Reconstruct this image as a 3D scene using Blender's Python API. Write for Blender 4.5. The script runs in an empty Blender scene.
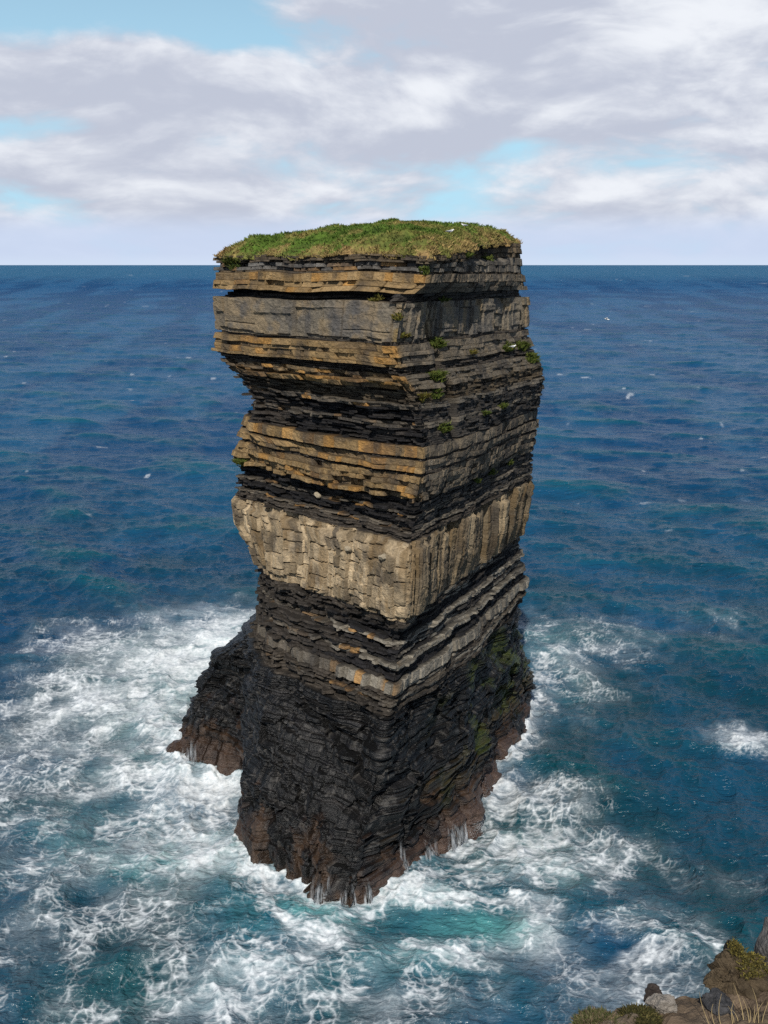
import bpy, math, random
import numpy as np
from mathutils import Vector

random.seed(7)
RNG = np.random.default_rng(11)
SC = bpy.context.scene
COL = SC.collection

# ------------------------------------------------------------------ camera
W, H = 768, 1024
F = 1050.0                       # focal length in pixels
CAM_Z = 48.0
PITCH = math.atan((512 - 265) / F)
CT, ST = math.cos(PITCH), math.sin(PITCH)

def at_depth(px, py, Y):
    """world point on the ray of a photo measurement at horizontal distance Y"""
    t = (512 - py) / F
    dz = Y * math.tan(math.atan(t) - PITCH)
    zc = Y * CT - dz * ST
    return np.array([(px - 384) / F * zc, Y, CAM_Z + dz])

def at_height(px, py, z):
    t = (512 - py) / F
    a = math.atan(t) - PITCH
    return at_depth(px, py, (z - CAM_Z) / math.tan(a))

def project(P):
    dz = P[..., 2] - CAM_Z
    zc = P[..., 1] * CT - dz * ST
    yc = P[..., 1] * ST + dz * CT
    return 384 + F * P[..., 0] / zc, 512 - F * yc / zc, zc

# ------------------------------------------------------------------ noise
def _hash(ix, iy, seed):
    h = (ix.astype(np.int64) * 374761393 + iy.astype(np.int64) * 668265263 + seed * 1442695041) & 0xFFFFFFFF
    h = ((h ^ (h >> 13)) * 1274126177) & 0xFFFFFFFF
    h = (h ^ (h >> 16)) & 0xFFFFFFFF
    return h.astype(np.float64) / 4294967295.0

def vnoise(x, y, seed=0):
    x, y = np.broadcast_arrays(np.asarray(x, float), np.asarray(y, float))
    ix, iy = np.floor(x), np.floor(y)
    fx, fy = x - ix, y - iy
    fx = fx * fx * fx * (fx * (fx * 6 - 15) + 10); fy = fy * fy * fy * (fy * (fy * 6 - 15) + 10)
    ix = ix.astype(np.int64); iy = iy.astype(np.int64)
    a = _hash(ix, iy, seed); b = _hash(ix + 1, iy, seed)
    c = _hash(ix, iy + 1, seed); d = _hash(ix + 1, iy + 1, seed)
    return ((a + (b - a) * fx) * (1 - fy) + (c + (d - c) * fx) * fy) * 2 - 1

def fbm(x, y, seed=0, octv=4, gain=0.5):
    s = 0; amp = 1; tot = 0; f = 1
    for o in range(octv):
        s = s + amp * vnoise(x * f + 13.7 * o, y * f + 7.1 * o, seed + o)
        tot += amp; amp *= gain; f *= 2.03
    return s / tot * 1.5

def voro_edge(x, y, seed):
    """distance difference between the two nearest jittered cells: 0 on a cell border"""
    ix, iy = np.floor(x).astype(np.int64), np.floor(y).astype(np.int64)
    f1 = np.full(x.shape, 9.0); f2 = np.full(x.shape, 9.0)
    for ox in (-1, 0, 1):
        for oy in (-1, 0, 1):
            cx, cy = ix + ox, iy + oy
            dx = cx + _hash(cx, cy, seed) - x; dy = cy + _hash(cx, cy, seed + 77) - y
            d = np.sqrt(dx * dx + dy * dy)
            f2 = np.minimum(f2, np.maximum(f1, d)); f1 = np.minimum(f1, d)
    return f2 - f1

def sstep(a, b, x):
    t = np.clip((x - a) / (b - a), 0, 1)
    return t * t * (3 - 2 * t)

# ------------------------------------------------------------------ object helpers
def tag(o, label=None, cat=None, group=None, kind=None):
    if label: o['label'] = label
    if cat: o['category'] = cat
    if group: o['group'] = group
    if kind: o['kind'] = kind
    return o

def empty(name, loc=(0, 0, 0)):
    o = bpy.data.objects.new(name, None)
    o.empty_display_size = 0.3
    COL.objects.link(o); o.location = loc
    return o

def mesh_obj(name, verts, faces, mat, parent=None, smooth=False, attrs=None, origin=None):
    """faces: (n,k) int array or list of arrays (one per polygon size)"""
    verts = np.asarray(verts, dtype=np.float64)
    if origin is None: origin = (0, 0, 0)
    v = verts - np.asarray(origin)
    me = bpy.data.meshes.new(name)
    if not isinstance(faces, list): faces = [faces]
    faces = [np.asarray(f, dtype=np.int32) for f in faces if len(f)]
    loops = np.concatenate([f.ravel() for f in faces])
    sizes = np.concatenate([np.full(len(f), f.shape[1], np.int32) for f in faces])
    starts = np.concatenate([[0], np.cumsum(sizes)[:-1]]).astype(np.int32)
    me.vertices.add(len(v)); me.vertices.foreach_set('co', v.astype(np.float32).ravel())
    me.loops.add(len(loops)); me.loops.foreach_set('vertex_index', loops)
    me.polygons.add(len(sizes)); me.polygons.foreach_set('loop_start', starts)
    me.polygons.foreach_set('use_smooth', np.full(len(sizes), smooth))
    me.update(calc_edges=True)
    if attrs:
        for k, a in attrs.items():
            a = np.asarray(a, dtype=np.float32)
            if a.ndim == 2:
                at = me.attributes.new(k, 'FLOAT_COLOR', 'POINT')
                if a.shape[1] == 3: a = np.concatenate([a, np.ones((len(a), 1), np.float32)], 1)
                at.data.foreach_set('color', a.ravel())
            else:
                at = me.attributes.new(k, 'FLOAT', 'POINT')
                at.data.foreach_set('value', a)
    me.materials.append(mat)
    o = bpy.data.objects.new(name, me); COL.objects.link(o)
    o.location = origin
    if parent is not None:
        o.parent = parent
        o.location = Vector(origin) - parent.location
    return o

def grid_faces(nr, nc, wrap=False, off=0):
    i = np.arange(nr - 1)[:, None]; j = np.arange(nc if wrap else nc - 1)[None, :]
    j2 = (j + 1) % nc
    a = i * nc + j; b = (i + 1) * nc + j; c = (i + 1) * nc + j2; d = i * nc + j2
    return np.stack([a, b, c, d], -1).reshape(-1, 4) + off

# ------------------------------------------------------------------ node helpers
class NT:
    def __init__(self, tree): self.t = tree; self.n = tree.nodes; self.l = tree.links
    def new(self, typ, **kw):
        nd = self.n.new(typ)
        for k, v in kw.items(): setattr(nd, k, v)
        return nd
    def put(self, sock, val):
        if hasattr(val, 'is_output'): self.l.new(val, sock)
        elif val is not None: sock.default_value = val
    def math(self, op, a, b=None, c=None, clamp=False):
        nd = self.new('ShaderNodeMath', operation=op, use_clamp=clamp)
        self.put(nd.inputs[0], a)
        if b is not None: self.put(nd.inputs[1], b)
        if c is not None: self.put(nd.inputs[2], c)
        return nd.outputs[0]
    def vmath(self, op, a, b=None, scale=None):
        nd = self.new('ShaderNodeVectorMath', operation=op)
        self.put(nd.inputs[0], a)
        if b is not None: self.put(nd.inputs[1], b)
        if scale is not None: self.put(nd.inputs['Scale'], scale)
        return nd.outputs['Value'] if op in ('DOT_PRODUCT', 'LENGTH', 'DISTANCE') else nd.outputs[0]
    def noise(self, vec, scale, detail=4, rough=0.55, dist=0.0, col=False):
        nd = self.new('ShaderNodeTexNoise')
        self.put(nd.inputs['Vector'], vec)
        self.put(nd.inputs['Scale'], scale); nd.inputs['Detail'].default_value = detail
        nd.inputs['Roughness'].default_value = rough; nd.inputs['Distortion'].default_value = dist
        return nd.outputs['Color'] if col else nd.outputs['Fac']
    def voro(self, vec, scale, feature='DISTANCE_TO_EDGE', rand=1.0):
        nd = self.new('ShaderNodeTexVoronoi', feature=feature)
        self.put(nd.inputs['Vector'], vec); nd.inputs['Scale'].default_value = scale
        nd.inputs['Randomness'].default_value = rand
        return nd.outputs['Distance']
    def range(self, v, a, b, c=0.0, d=1.0, smooth=True):
        nd = self.new('ShaderNodeMapRange', interpolation_type='SMOOTHSTEP' if smooth else 'LINEAR')
        self.put(nd.inputs[0], v); self.put(nd.inputs[1], a); self.put(nd.inputs[2], b)
        self.put(nd.inputs[3], c); self.put(nd.inputs[4], d)
        return nd.outputs[0]
    def mix(self, f, a, b, blend='MIX'):
        nd = self.new('ShaderNodeMix', data_type='RGBA', blend_type=blend)
        self.put(nd.inputs['Factor'], f)
        self.put(nd.inputs[6], a if hasattr(a, 'is_output') else (*a, 1) if len(a) == 3 else a)
        self.put(nd.inputs[7], b if hasattr(b, 'is_output') else (*b, 1) if len(b) == 3 else b)
        return nd.outputs[2]
    def attr(self, name, fac=False):
        nd = self.new('ShaderNodeAttribute', attribute_name=name)
        return nd.outputs['Fac'] if fac else nd.outputs['Color']
    def pos(self): return self.new('ShaderNodeNewGeometry').outputs['Position']

def new_mat(name):
    m = bpy.data.materials.new(name); m.use_nodes = True
    t = NT(m.node_tree)
    return m, t, m.node_tree.nodes['Principled BSDF']

# ------------------------------------------------------------------ materials
def rock_material():
    m, t, b = new_mat('layered rock')
    p = t.pos()
    col = t.attr('tint')
    n2 = t.noise(t.vmath('MULTIPLY', p, (1.0, 1.0, 3.0)), 3.6, 6, 0.72)
    k = t.range(n2, 0.27, 0.73, 0.56, 1.44, False)
    c = t.mix(1.0, col, t.vmath('SCALE', (1, 1, 1), scale=k), 'MULTIPLY')
    lich = t.math('MULTIPLY', t.range(t.noise(p, 6.0, 2, 0.6), 0.62, 0.72, 0.0, 0.4), t.attr('lichen', True))
    c = t.mix(lich, c, (0.36, 0.33, 0.27))
    t.put(b.inputs['Base Color'], c)
    wet = t.attr('wet', True)
    t.put(b.inputs['Roughness'], t.range(t.math('ADD', wet, t.math('MULTIPLY', n2, .3)), 0.15, 1.15, 0.95, 0.36, False))
    t.put(b.inputs['Specular IOR Level'], t.range(wet, 0, 1, 0.12, 0.40, False))
    bp = t.new('ShaderNodeBump'); bp.inputs['Strength'].default_value = 0.9; bp.inputs['Distance'].default_value = 0.14
    t.put(bp.inputs['Height'], t.noise(t.vmath('MULTIPLY', p, (1.0, 1.0, 2.2)), 3.2, 5, 0.72)); t.put(b.inputs['Normal'], bp.outputs[0])
    return m

def attr_material(name, rough=0.9, nscale=3.0, lo=0.6, hi=1.4, spec=0.2, bump=0.0, transl=False):
    m, t, b = new_mat(name)
    p = t.pos(); col = t.attr('tint')
    k = t.range(t.noise(p, nscale, 5, 0.65), 0.28, 0.72, lo, hi, False)
    t.put(b.inputs['Base Color'], t.mix(1.0, col, t.vmath('SCALE', (1, 1, 1), scale=k), 'MULTIPLY'))
    b.inputs['Roughness'].default_value = rough
    b.inputs['Specular IOR Level'].default_value = spec
    if bump:
        bp = t.new('ShaderNodeBump'); bp.inputs['Strength'].default_value = 0.7; bp.inputs['Distance'].default_value = bump
        t.put(bp.inputs['Height'], t.noise(p, nscale * 3, 7, 0.68)); t.put(b.inputs['Normal'], bp.outputs[0])
    return m

def plain_material(name, color, rough=0.7, nscale=20.0, lo=0.8, hi=1.15):
    m, t, b = new_mat(name)
    k = t.range(t.noise(t.pos(), nscale, 4, 0.6), 0.3, 0.7, lo, hi, False)
    t.put(b.inputs['Base Color'], t.mix(1.0, color, t.vmath('SCALE', (1, 1, 1), scale=k), 'MULTIPLY'))
    b.inputs['Roughness'].default_value = rough
    return m

def sea_material():
    m, t, b = new_mat('sea water')
    p = t.pos()
    foam_d = t.attr('foam', True); aer = t.attr('aerated', True); cap = t.attr('whitecap', True)
    near = t.attr('near', True)
    # body colour of the water; far out, sky reflection and haze are painted in
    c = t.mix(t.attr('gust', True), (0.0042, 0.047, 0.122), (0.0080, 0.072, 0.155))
    fc = t.mix(t.attr('gust', True), (0.009, 0.062, 0.165), (0.020, 0.098, 0.220))  # distant water, brightened to stand in for the sky it would reflect
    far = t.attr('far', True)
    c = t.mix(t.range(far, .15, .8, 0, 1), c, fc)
    c = t.mix(t.range(far, .80, 1.0, 0, .8), c, (0.034, 0.130, 0.235))  # lighter horizon band: haze and sky reflection put into the base colour
    c = t.mix(t.attr('teal', True), c, (0.0028, 0.039, 0.058))
    c = t.mix(t.math('MULTIPLY', t.attr('crest', True), 0.6), c, (0.005, 0.085, 0.105))
    c = t.mix(aer, c, (0.10, 0.33, 0.33))
    fine = t.noise(p, 2.6, 4, 0.7)
    f = t.math('MULTIPLY', foam_d, t.range(fine, 0.28, 0.60, 0.55, 1.05, False))
    f = t.math('MAXIMUM', f, t.math('MULTIPLY', cap, t.range(fine, 0.36, 0.55)))
    f = t.math('MINIMUM', f, 0.97)
    c = t.mix(f, c, (0.78, 0.82, 0.84))
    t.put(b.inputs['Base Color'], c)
    b.inputs['IOR'].default_value = 1.33
    t.put(b.inputs['Specular IOR Level'], t.math('MULTIPLY', t.math('SUBTRACT', 1.0, t.math('MULTIPLY', f, 0.85)), t.math('POWER', t.range(far, 0.08, 0.80, 0.80, 0.06, False), 3.0)))
    t.put(b.inputs['Roughness'], t.math('ADD', t.range(far, 0, .6, 0.20, 0.32, False), t.math('MULTIPLY', f, 0.6), clamp=True))
    bp = t.new('ShaderNodeBump'); bp.inputs['Strength'].default_value = 1.0; bp.inputs['Distance'].default_value = 1.0
    r1 = t.noise(t.vmath('MULTIPLY', p, (0.45, 1.0, 1.0)), 1.9, 4, 0.66)
    r2 = t.noise(t.vmath('MULTIPLY', p, (0.35, 1.0, 1.0)), 0.42, 4, 0.68)
    r3 = t.noise(t.vmath('MULTIPLY', p, (0.35, 1.0, 1.0)), 0.060, 4, 0.66)
    h = t.math('MULTIPLY', r1, t.range(far, .05, .38, .26, .02))
    h = t.math('ADD', h, t.math('MULTIPLY', r2, t.math('MULTIPLY', t.range(far, .05, .30, .60, 1.25), t.range(far, .4, .75, 1, .1))))
    h = t.math('ADD', h, t.math('MULTIPLY', r3, t.range(far, .35, .6, .2, 4.0)))
    t.put(bp.inputs['Height'], h)
    t.put(bp.inputs['Strength'], t.math('SUBTRACT', 1.0, t.math('MULTIPLY', f, .93)))
    t.put(b.inputs['Normal'], bp.outputs[0])
    return m

ROCK = rock_material()
TURF = attr_material('turf', 0.95, 1.8, 0.55, 1.45, 0.1, 0.08)
LEAF = attr_material('grass leaves', 0.85, 2.0, 0.7, 1.3, 0.15)
SOIL = attr_material('cliff soil', 0.95, 18.0, 0.55, 1.4, 0.1, 0.02)
STONE = attr_material('small stone', 0.9, 45.0, 0.45, 1.5, 0.15, 0.012)
SEA = sea_material()
def fall_material():
    m, t, b = new_mat('falling white water')
    p = t.pos()
    b.inputs['Base Color'].default_value = (.68, .72, .75, 1); b.inputs['Roughness'].default_value = .5
    n = t.noise(t.vmath('MULTIPLY', p, (5.5, 5.5, 0.8)), 1.0, 5, .7)
    v = t.math('MULTIPLY', t.range(n, .40, .66, 0.0, .9), t.attr('veil', True))
    t.put(b.inputs['Alpha'], v)
    return m
FALL = fall_material()
SPRAY = plain_material('spray droplets', (.75, .78, .8), .4, 5.0)
FEATHER = plain_material('white feathers', (0.8, 0.8, 0.78), 0.7)
GREYF = plain_material('grey feathers', (0.32, 0.34, 0.37), 0.7)
BEAK = plain_material('yellow beak', (0.6, 0.35, 0.05), 0.5)
STRAW = plain_material('dry straw', (0.36, 0.27, 0.13), 0.8)

# ================================================================== SEA STACK
A = {}
def table(name, pts):
    """pts (px, py, distance) measured down one edge -> X(z), Y(z)"""
    w = np.array([at_depth(*p) for p in pts]); w = w[np.argsort(w[:, 2])]
    A[name] = w
table('L', [(213, 250, 88), (212, 290, 88), (216, 332, 88), (212, 345, 88), (220, 366, 87.5), (242, 385, 87.5), (254, 400, 87),
            (252, 430, 87), (262, 440, 86), (266, 490, 86), (267, 512, 85.5), (272, 530, 84.5), (270, 585, 83.5), (264, 600, 84),
            (266, 640, 83), (266, 700, 81.5), (257, 760, 79.5), (250, 801, 78), (255, 866, 77.4), (256, 890, 77.2)])
table('C', [(430, 250, 74), (425, 285, 73.5), (402, 303, 73), (396, 345, 73), (402, 373, 73), (412, 392, 73.2), (420, 420, 73.8),
            (424, 456, 73.5), (420, 480, 73.3), (416, 503, 73.5), (412, 530, 74), (407, 560, 73), (405, 622, 73), (399, 640, 73.8),
            (397, 665, 73.3), (390, 705, 73), (384, 735, 73), (372, 800, 72.8), (358, 860, 71.4), (350, 914, 70.4), (347, 935, 70)])
table('R', [(516, 240, 96), (524, 270, 96), (527, 300, 96.5), (527, 330, 96.5), (543, 362, 97), (545, 380, 97), (540, 415, 98),
            (536, 440, 98), (532, 480, 98.5), (527, 512, 99), (521, 530, 100), (522, 560, 100.5), (524, 580, 101), (521, 600, 101),
            (518, 621, 101.5), (522, 640, 103), (529, 672, 106), (532, 690, 108), (531, 706, 109), (531, 720, 109)])
A['N'] = np.array([(-13.4, 91.8, -3), (-13.2, 91.6, 0), (-12.5, 90, 8), (-11.5, 88.5, 18), (-11.0, 88.5, 22), (-11.6, 89, 24),
                   (-13.2, 90, 26), (-13.4, 90, 31), (-12.0, 91.5, 35), (-11.2, 93, 37), (-11.6, 94, 39.5), (-12.8, 94, 42), (-13.0, 94, 50)], float)
b = [at_depth(*p) for p in [(264, 605, 90), (248, 637, 91.5), (228, 662, 93), (214, 681, 94.5), (199, 703, 96), (180, 736, 97.5), (171, 751, 98)]]
b = b[::-1] + [np.array((-11.4, 92.0, 23.5)), np.array((-10.8, 98.0, 26)), np.array((-11.0, 100.0, 50))]
b = [np.array((b[0][0] - .6, 98.6, -3))] + b
A['B'] = np.array(b)
def anchor(name, z):
    w = A[name]
    return np.stack([np.interp(z, w[:, 2], w[:, 0]), np.interp(z, w[:, 2], w[:, 1])], -1)
def mid_right(z):
    f = 0.40
    p = anchor('C', z) * (1 - f) + anchor('R', z) * f
    k = np.interp(z, [-3, 0, 8, 16, 22, 50], [1, 1, 0.75, 0.35, 0.15, 0.1])
    return p + k[:, None] * np.array([2.7, -1.5])

# ---- beds: (top, bottom, kind, thin, thick, protrusion, joint lo, joint hi, jitter, p_missing)
TAN = (0.245, 0.166, 0.080); ORANGE = (0.370, 0.195, 0.055); GREY = (0.150, 0.142, 0.130); CREAM = (0.345, 0.268, 0.170)
DARK = (0.064, 0.054, 0.044); BLACK = (0.020, 0.019, 0.020); BROWN = (0.110, 0.084, 0.055); DGREY = (0.115, 0.098, 0.076)
GREYTAN = (0.165, 0.142, 0.108); PALE = (0.22, 0.198, 0.160)
ZONES = [
 ('capping_beds', [
   (48.70, 48.15, BROWN, .15, .28, .05, .4, 1.3, .22, .14),
   (48.15, 47.60, GREY, .22, .4, -.12, .4, 1.2, .14, .16),
   (47.60, 47.45, BROWN, .1, .2, -.45, .6, 2, .15, .1),
   (47.45, 46.85, TAN, .5, .6, .25, .5, 1.2, .10, .07),
   (46.85, 46.10, TAN, .24, .4, .10, .7, 2.2, .18, .10),
   (46.10, 45.48, BLACK, .2, .3, -1.25, 1, 3, .25, 0)]),
 ('grey_sandstone_band', [(45.48, 42.72, GREYTAN, 2.8, 3, .14, 1.4, 4.0, .15, 0)]),
 ('banded_mudstone', [
   (42.72, 42.55, DARK, .1, .2, -.25, 1, 3, .1, 0),
   (42.55, 41.05, TAN, .26, .5, .24, .7, 2.2, .16, .08),
   (41.05, 40.45, DARK, .12, .22, -.45, .6, 2, .2, .1),
   (40.45, 39.95, (.175, .125, .070), .2, .3, .05, .5, 1.6, .25, .15),
   (39.95, 39.35, TAN, .2, .35, .18, .5, 1.6, .3, .2),
   (39.35, 38.3, (0.100, 0.078, 0.052), .12, .25, -.25, .4, 1.6, .25, .15),
   (38.3, 37.9, DGREY, .12, .22, .18, .4, 1.6, .3, .2),
   (37.9, 36.9, BLACK, .12, .25, -.25, .4, 1.7, .3, .15),
   (36.9, 36.5, DGREY, .12, .2, .15, .4, 1.6, .3, .2),
   (36.5, 35.25, BLACK, .12, .25, -.35, .4, 2.0, .35, .1)]),
 ('yellow_sandstone_band', [
   (35.25, 34.45, TAN, .7, .8, .36, .6, 1.3, .07, .02),
   (34.45, 34.25, DARK, .1, .2, -.10, .6, 1.6, .15, 0),
   (34.25, 33.45, TAN, .36, .45, .28, .6, 1.5, .12, .06),
   (33.45, 33.2, DARK, .1, .2, -.12, .6, 1.6, .15, 0),
   (33.2, 31.9, TAN, .4, .65, .16, .6, 1.4, .14, .10),
   (31.9, 31.3, TAN, .2, .35, -.15, .5, 1.4, .3, .3)]),
 ('shale_ledge', [
   (31.3, 30.3, BLACK, .15, .3, -1.15, .6, 2, .25, 0),
   (30.3, 30.0, DGREY, .12, .2, -.62, .5, 1.6, .3, .1),
   (30.0, 29.2, BLACK, .12, .25, -.8, .5, 1.6, .3, 0),
   (29.2, 28.9, DGREY, .12, .2, -.40, .5, 1.5, .25, .1),
   (28.9, 28.3, DARK, .12, .2, -.30, .5, 1.5, .25, 0)]),
 ('cream_sandstone_band', [(28.3, 22.55, CREAM, 6, 6, .20, .9, 2.4, .30, 0)]),
 ('ledged_shale', [
   (22.55, 21.9, DARK, .15, .28, -.25, .5, 1.6, .25, .05),
   (21.9, 20.6, BLACK, .15, .28, -.60, .5, 1.8, .3, 0),
   (20.6, 20.25, PALE, .15, .3, .0, .5, 1.6, .35, .5),
   (20.25, 19.2, BLACK, .15, .28, -.45, .5, 1.8, .3, 0),
   (19.2, 18.75, PALE, .18, .3, .15, .5, 1.6, .35, .42),
   (18.75, 17.7, BLACK, .15, .28, -.35, .5, 1.8, .3, 0),
   (17.7, 16.85, PALE, .8, .9, .25, .45, 1.1, .2, .18),
   (16.85, 16.3, DARK, .15, .25, -.10, .5, 1.6, .3, .05),
   (16.3, 15.9, DGREY, .15, .25, .18, .5, 1.6, .3, .25),
   (15.9, 15.0, DARK, .15, .3, -.05, .5, 2, .3, .1)]),
 ('wet_base', [(15.0, -2.2, BLACK, 99, 99, 0, 2, 5, .2, 0)]),
]
SEG = [('K', 'B', 60), ('B', 'N', 120), ('N', 'L', 120), ('L', 'C', 290), ('C', 'M', 240), ('M', 'R', 270), ('R', 'Q', 60), ('Q', 'K', 30)]
NC = sum(s[2] for s in SEG)
zref = np.array([30.0])
def get(name, z):
    z = np.atleast_1d(z)
    if name == 'K': return np.stack([np.full(len(z), -7.0), np.full(len(z), 126.0)], -1)
    if name == 'Q': return np.stack([np.full(len(z), 10.0), np.full(len(z), 126.0)], -1)
    if name == 'M': return mid_right(z)
    return anchor(name, z)
# arc coordinate along the wall, in metres, zero at the front corner
S = []; s0 = 0; seg_id = []
bounds = {}
for k, (a, c, n) in enumerate(SEG):
    ln = np.linalg.norm(get(c, zref)[0] - get(a, zref)[0])
    if a in ('B', 'N'): ln = max(ln, 9.0)
    bounds[a] = s0
    S.append(s0 + np.arange(n) / n * ln); seg_id.append(np.full(n, k)); s0 += ln
S = np.concatenate(S) - bounds['C']; seg_id = np.concatenate(seg_id)
left_w = ((seg_id >= 2) & (seg_id <= 3)).astype(float)
right_w = sstep(-0.3, 1.5, S) * (seg_id >= 4)

rows_z, rows_d, rows_c, rows_w, rows_l, row_zone = [], [], [], [], [], []
def joints(lo, hi, rng):
    js = [S[0] - 1]
    while js[-1] < S[-1] + 1: js.append(js[-1] + rng.uniform(lo, hi))
    return np.array(js)
rightface = right_w
green = np.array((0.055, 0.075, 0.018))
for zi, (zn, beds) in enumerate(ZONES):
    for (zt, zb, colr, thin, thick, prot, jlo, jhi, jit, pm) in beds:
        colr = np.array(colr)
        if thin >= 99:                                   # the lower wall: thin wet beds down to the water
            zcur = zt; zl, bi, ek = [], [], []; nb_ = 0
            while zcur > zb:
                hh = RNG.uniform(.10, .26) if RNG.random() < .85 else RNG.uniform(.3, .5)
                for q_ in ([.004, .03] + ([hh * .5] if hh > .3 else []) + [hh - .03, hh - .004]):
                    zl.append(zcur - q_); bi.append(nb_); ek.append(q_ < .01 or q_ > hh - .01)
                zcur -= hh; nb_ += 1
            zs = np.array(zl); bi = np.array(bi); ek = np.array(ek)
            uu, zz = np.meshgrid(S, zs)
            bprot = RNG.normal(0, .10, nb_); bjs = RNG.uniform(.8, 3.0, nb_); bgr = RNG.uniform(.01, .09, nb_)
            cell = np.floor(uu / bjs[bi][:, None] + 9.1 * bi[:, None] + .5 * vnoise(uu / 1.7, bi[:, None] * 1.0 + 0 * uu, 96))
            hb = _hash(cell.astype(int), np.repeat(bi[:, None], NC, 1), 97)
            keep = sstep(.4, 2.6, zz)
            bed_d = (bprot[bi][:, None] + (hb - .5) * .15 - (hb < .07) * .22 - ek[:, None] * bgr[bi][:, None]) * (.35 + .65 * keep)
            d = 0.70 * fbm(uu / 3.6, zz / 3.6, 91, 4)
            butt = sstep(-16.5, -19.5, uu) * sstep(-46, -40, uu)
            d += butt * (.25 + .45 * fbm(uu / 2.2, zz / 2.0, 92, 5))
            bc1 = np.floor(uu / 2.6 + .8 * vnoise(uu / 3, zz / 2, 110) + 5.7 * np.floor(zz / 1.5 + .8 * vnoise(uu / 2.5, zz / 3, 111))); bc2 = np.floor(zz / 1.5 + .8 * vnoise(uu / 2.5, zz / 3, 111))
            hbig = _hash(bc1.astype(int), bc2.astype(int), 112)
            d += (hbig - .5) * .40 - .35 * (hbig < .16)
            d = d + bed_d
            sl = zz + 0.15 * vnoise(uu / 3, zz / 3, 95)
            fl = np.abs(vnoise(uu / 1.3, zz / 9.0, 93))
            d -= 0.40 * sstep(0.22, 0.0, fl) * sstep(9, 1, zz) + 0.16 * sstep(0.10, 0.0, fl)
            d += 0.26 * fbm(uu / 1.3, zz / 1.0, 94, 5) * (0.15 + 1.0 * sstep(5, 0.5, zz))
            d += 0.5 * sstep(3.5, -1, zz)
            base = np.array((0.0042, 0.0042, 0.0056))
            c = np.ones(uu.shape + (3,)) * base
            band = (_hash(bi, bi * 0, 108)[:, None] > .70) * sstep(-.3, .5, fbm(uu / 3, bi[:, None] * 1.3 + 0 * uu, 101, 3))[...]
            band = band[..., None]
            c = c * (1 - band) + np.array((0.019, 0.018, 0.0175)) * band
            sp = sstep(.45, .8, fbm(uu / .5, sl * 3, 106, 4))[..., None]
            c = c * (1 - .6 * sp) + np.array((.085, .080, .072)) * .6 * sp
            r = rightface[None, :] * np.ones_like(zz)
            gl = (r * sstep(2, 5, zz) * sstep(15.5, 12, zz + 2 * fbm(uu / 4, zz / 3, 102, 3)) * sstep(-.25, .5, fbm(uu / 2.0, zz / 3, 103, 5)) * sstep(4, 14, uu))[..., None]
            c = c * (1 - 0.8 * gl) + np.array((.045, .058, .012)) * 0.8 * gl
            br = (sstep(3.8, 1.0, zz + 4.2 * fbm(uu / 2.2, zz / 1.8, 104, 5) - .6 * r))[..., None]
            bcol = np.array((0.036, 0.0225, 0.0145)) * (1 + 0.9 * fbm(uu / 0.5, zz / 1.2, 105, 4))[..., None]
            pk = (r + .5 * sstep(-15, -22, uu))[..., None].clip(0, 1) * sstep(2.6, 1.2, zz)[..., None]
            bcol = bcol * (1 - 0.6 * pk) + np.array((0.085, 0.054, 0.042)) * 0.6 * pk
            c = c * (1 - br) + bcol * br
            tb = (sstep(8.5, 6, zz) * sstep(2.5, 5, zz) * sstep(-.1, .4, fbm(uu / 3, zz / 2, 107, 4)) * r)[..., None]
            c = c * (1 - .5 * tb) + np.array((.060, .046, .022)) * .5 * tb
            for k in range(len(zs)):
                rows_z.append(zs[k]); rows_d.append(d[k]); rows_c.append(np.clip(c[k], .006, 1)); rows_w.append(np.full(NC, 0.95)); rows_l.append(np.zeros(NC)); row_zone.append(zi)
            continue
        massive = thin >= 2.5
        # split into sub beds
        zc = zt; subs = []
        while zc > zb + 1e-6:
            h = RNG.uniform(thin, thick)
            if zc - h < zb + thin * 0.6: h = zc - zb
            subs.append((zc, zc - h)); zc -= h
        for (a, e) in subs:
            h = a - e
            js = joints(jlo, jhi, RNG)
            bid = np.searchsorted(js, S) - 1
            nb = len(js) + 1
            off = RNG.normal(0, jit, nb)
            miss = RNG.random(nb) < pm
            off = off - miss * RNG.uniform(.35, .9, nb)
            tone = RNG.uniform(0.76, 1.24, nb)
            hue = RNG.random(nb)
            dj = np.minimum(S - js[bid], js[np.minimum(bid + 1, len(js) - 1)] - S)
            seedb = int(RNG.integers(1, 9999))
            amp = 1 + 0.5 * vnoise(S / 4.0, 0 * S, seedb)
            lower = zt < 22.6
            rf_amp = (.15 if lower else .62)
            pr = prot * amp * (1 - rf_amp * rightface)
            off = off * (.75 if not massive else 1.0)
            nrow = 2 if h < .18 else (3 if h < .3 else int(math.ceil(h / .10)) + 1)
            f = np.concatenate([[0.004], np.linspace(0, 1, nrow) * (h - .05) + .025, [h - .004]])
            grow = RNG.uniform(.02, .07) if colr[0] > .19 else RNG.uniform(.02, .10); pale_run = RNG.random() < .38
            warm = (hue[bid] > (.78 if not (zt in (35.25, 39.95)) else .30)).astype(float) * (S > -19) * (1 - sstep(-.5, 1.0, S))
            warm *= sstep(-.5, .3, vnoise(S / 2.2, 0 * S, seedb + 5) + .3)
            # a bed dies out sideways and turns to shale here and there
            fadeb = sstep(.25, .6, vnoise(S / 3.3, 0 * S, seedb + 9))
            fadel = sstep(-11, -15, S + 2 * vnoise(S / 2, 0 * S, seedb)) if (zt < 42 and zt > 35.3) else 0
            fadel2 = sstep(-6, -10, S + 3 * vnoise(S / 2, 0 * S, seedb)) * (S < 2) if lower else 0
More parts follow.
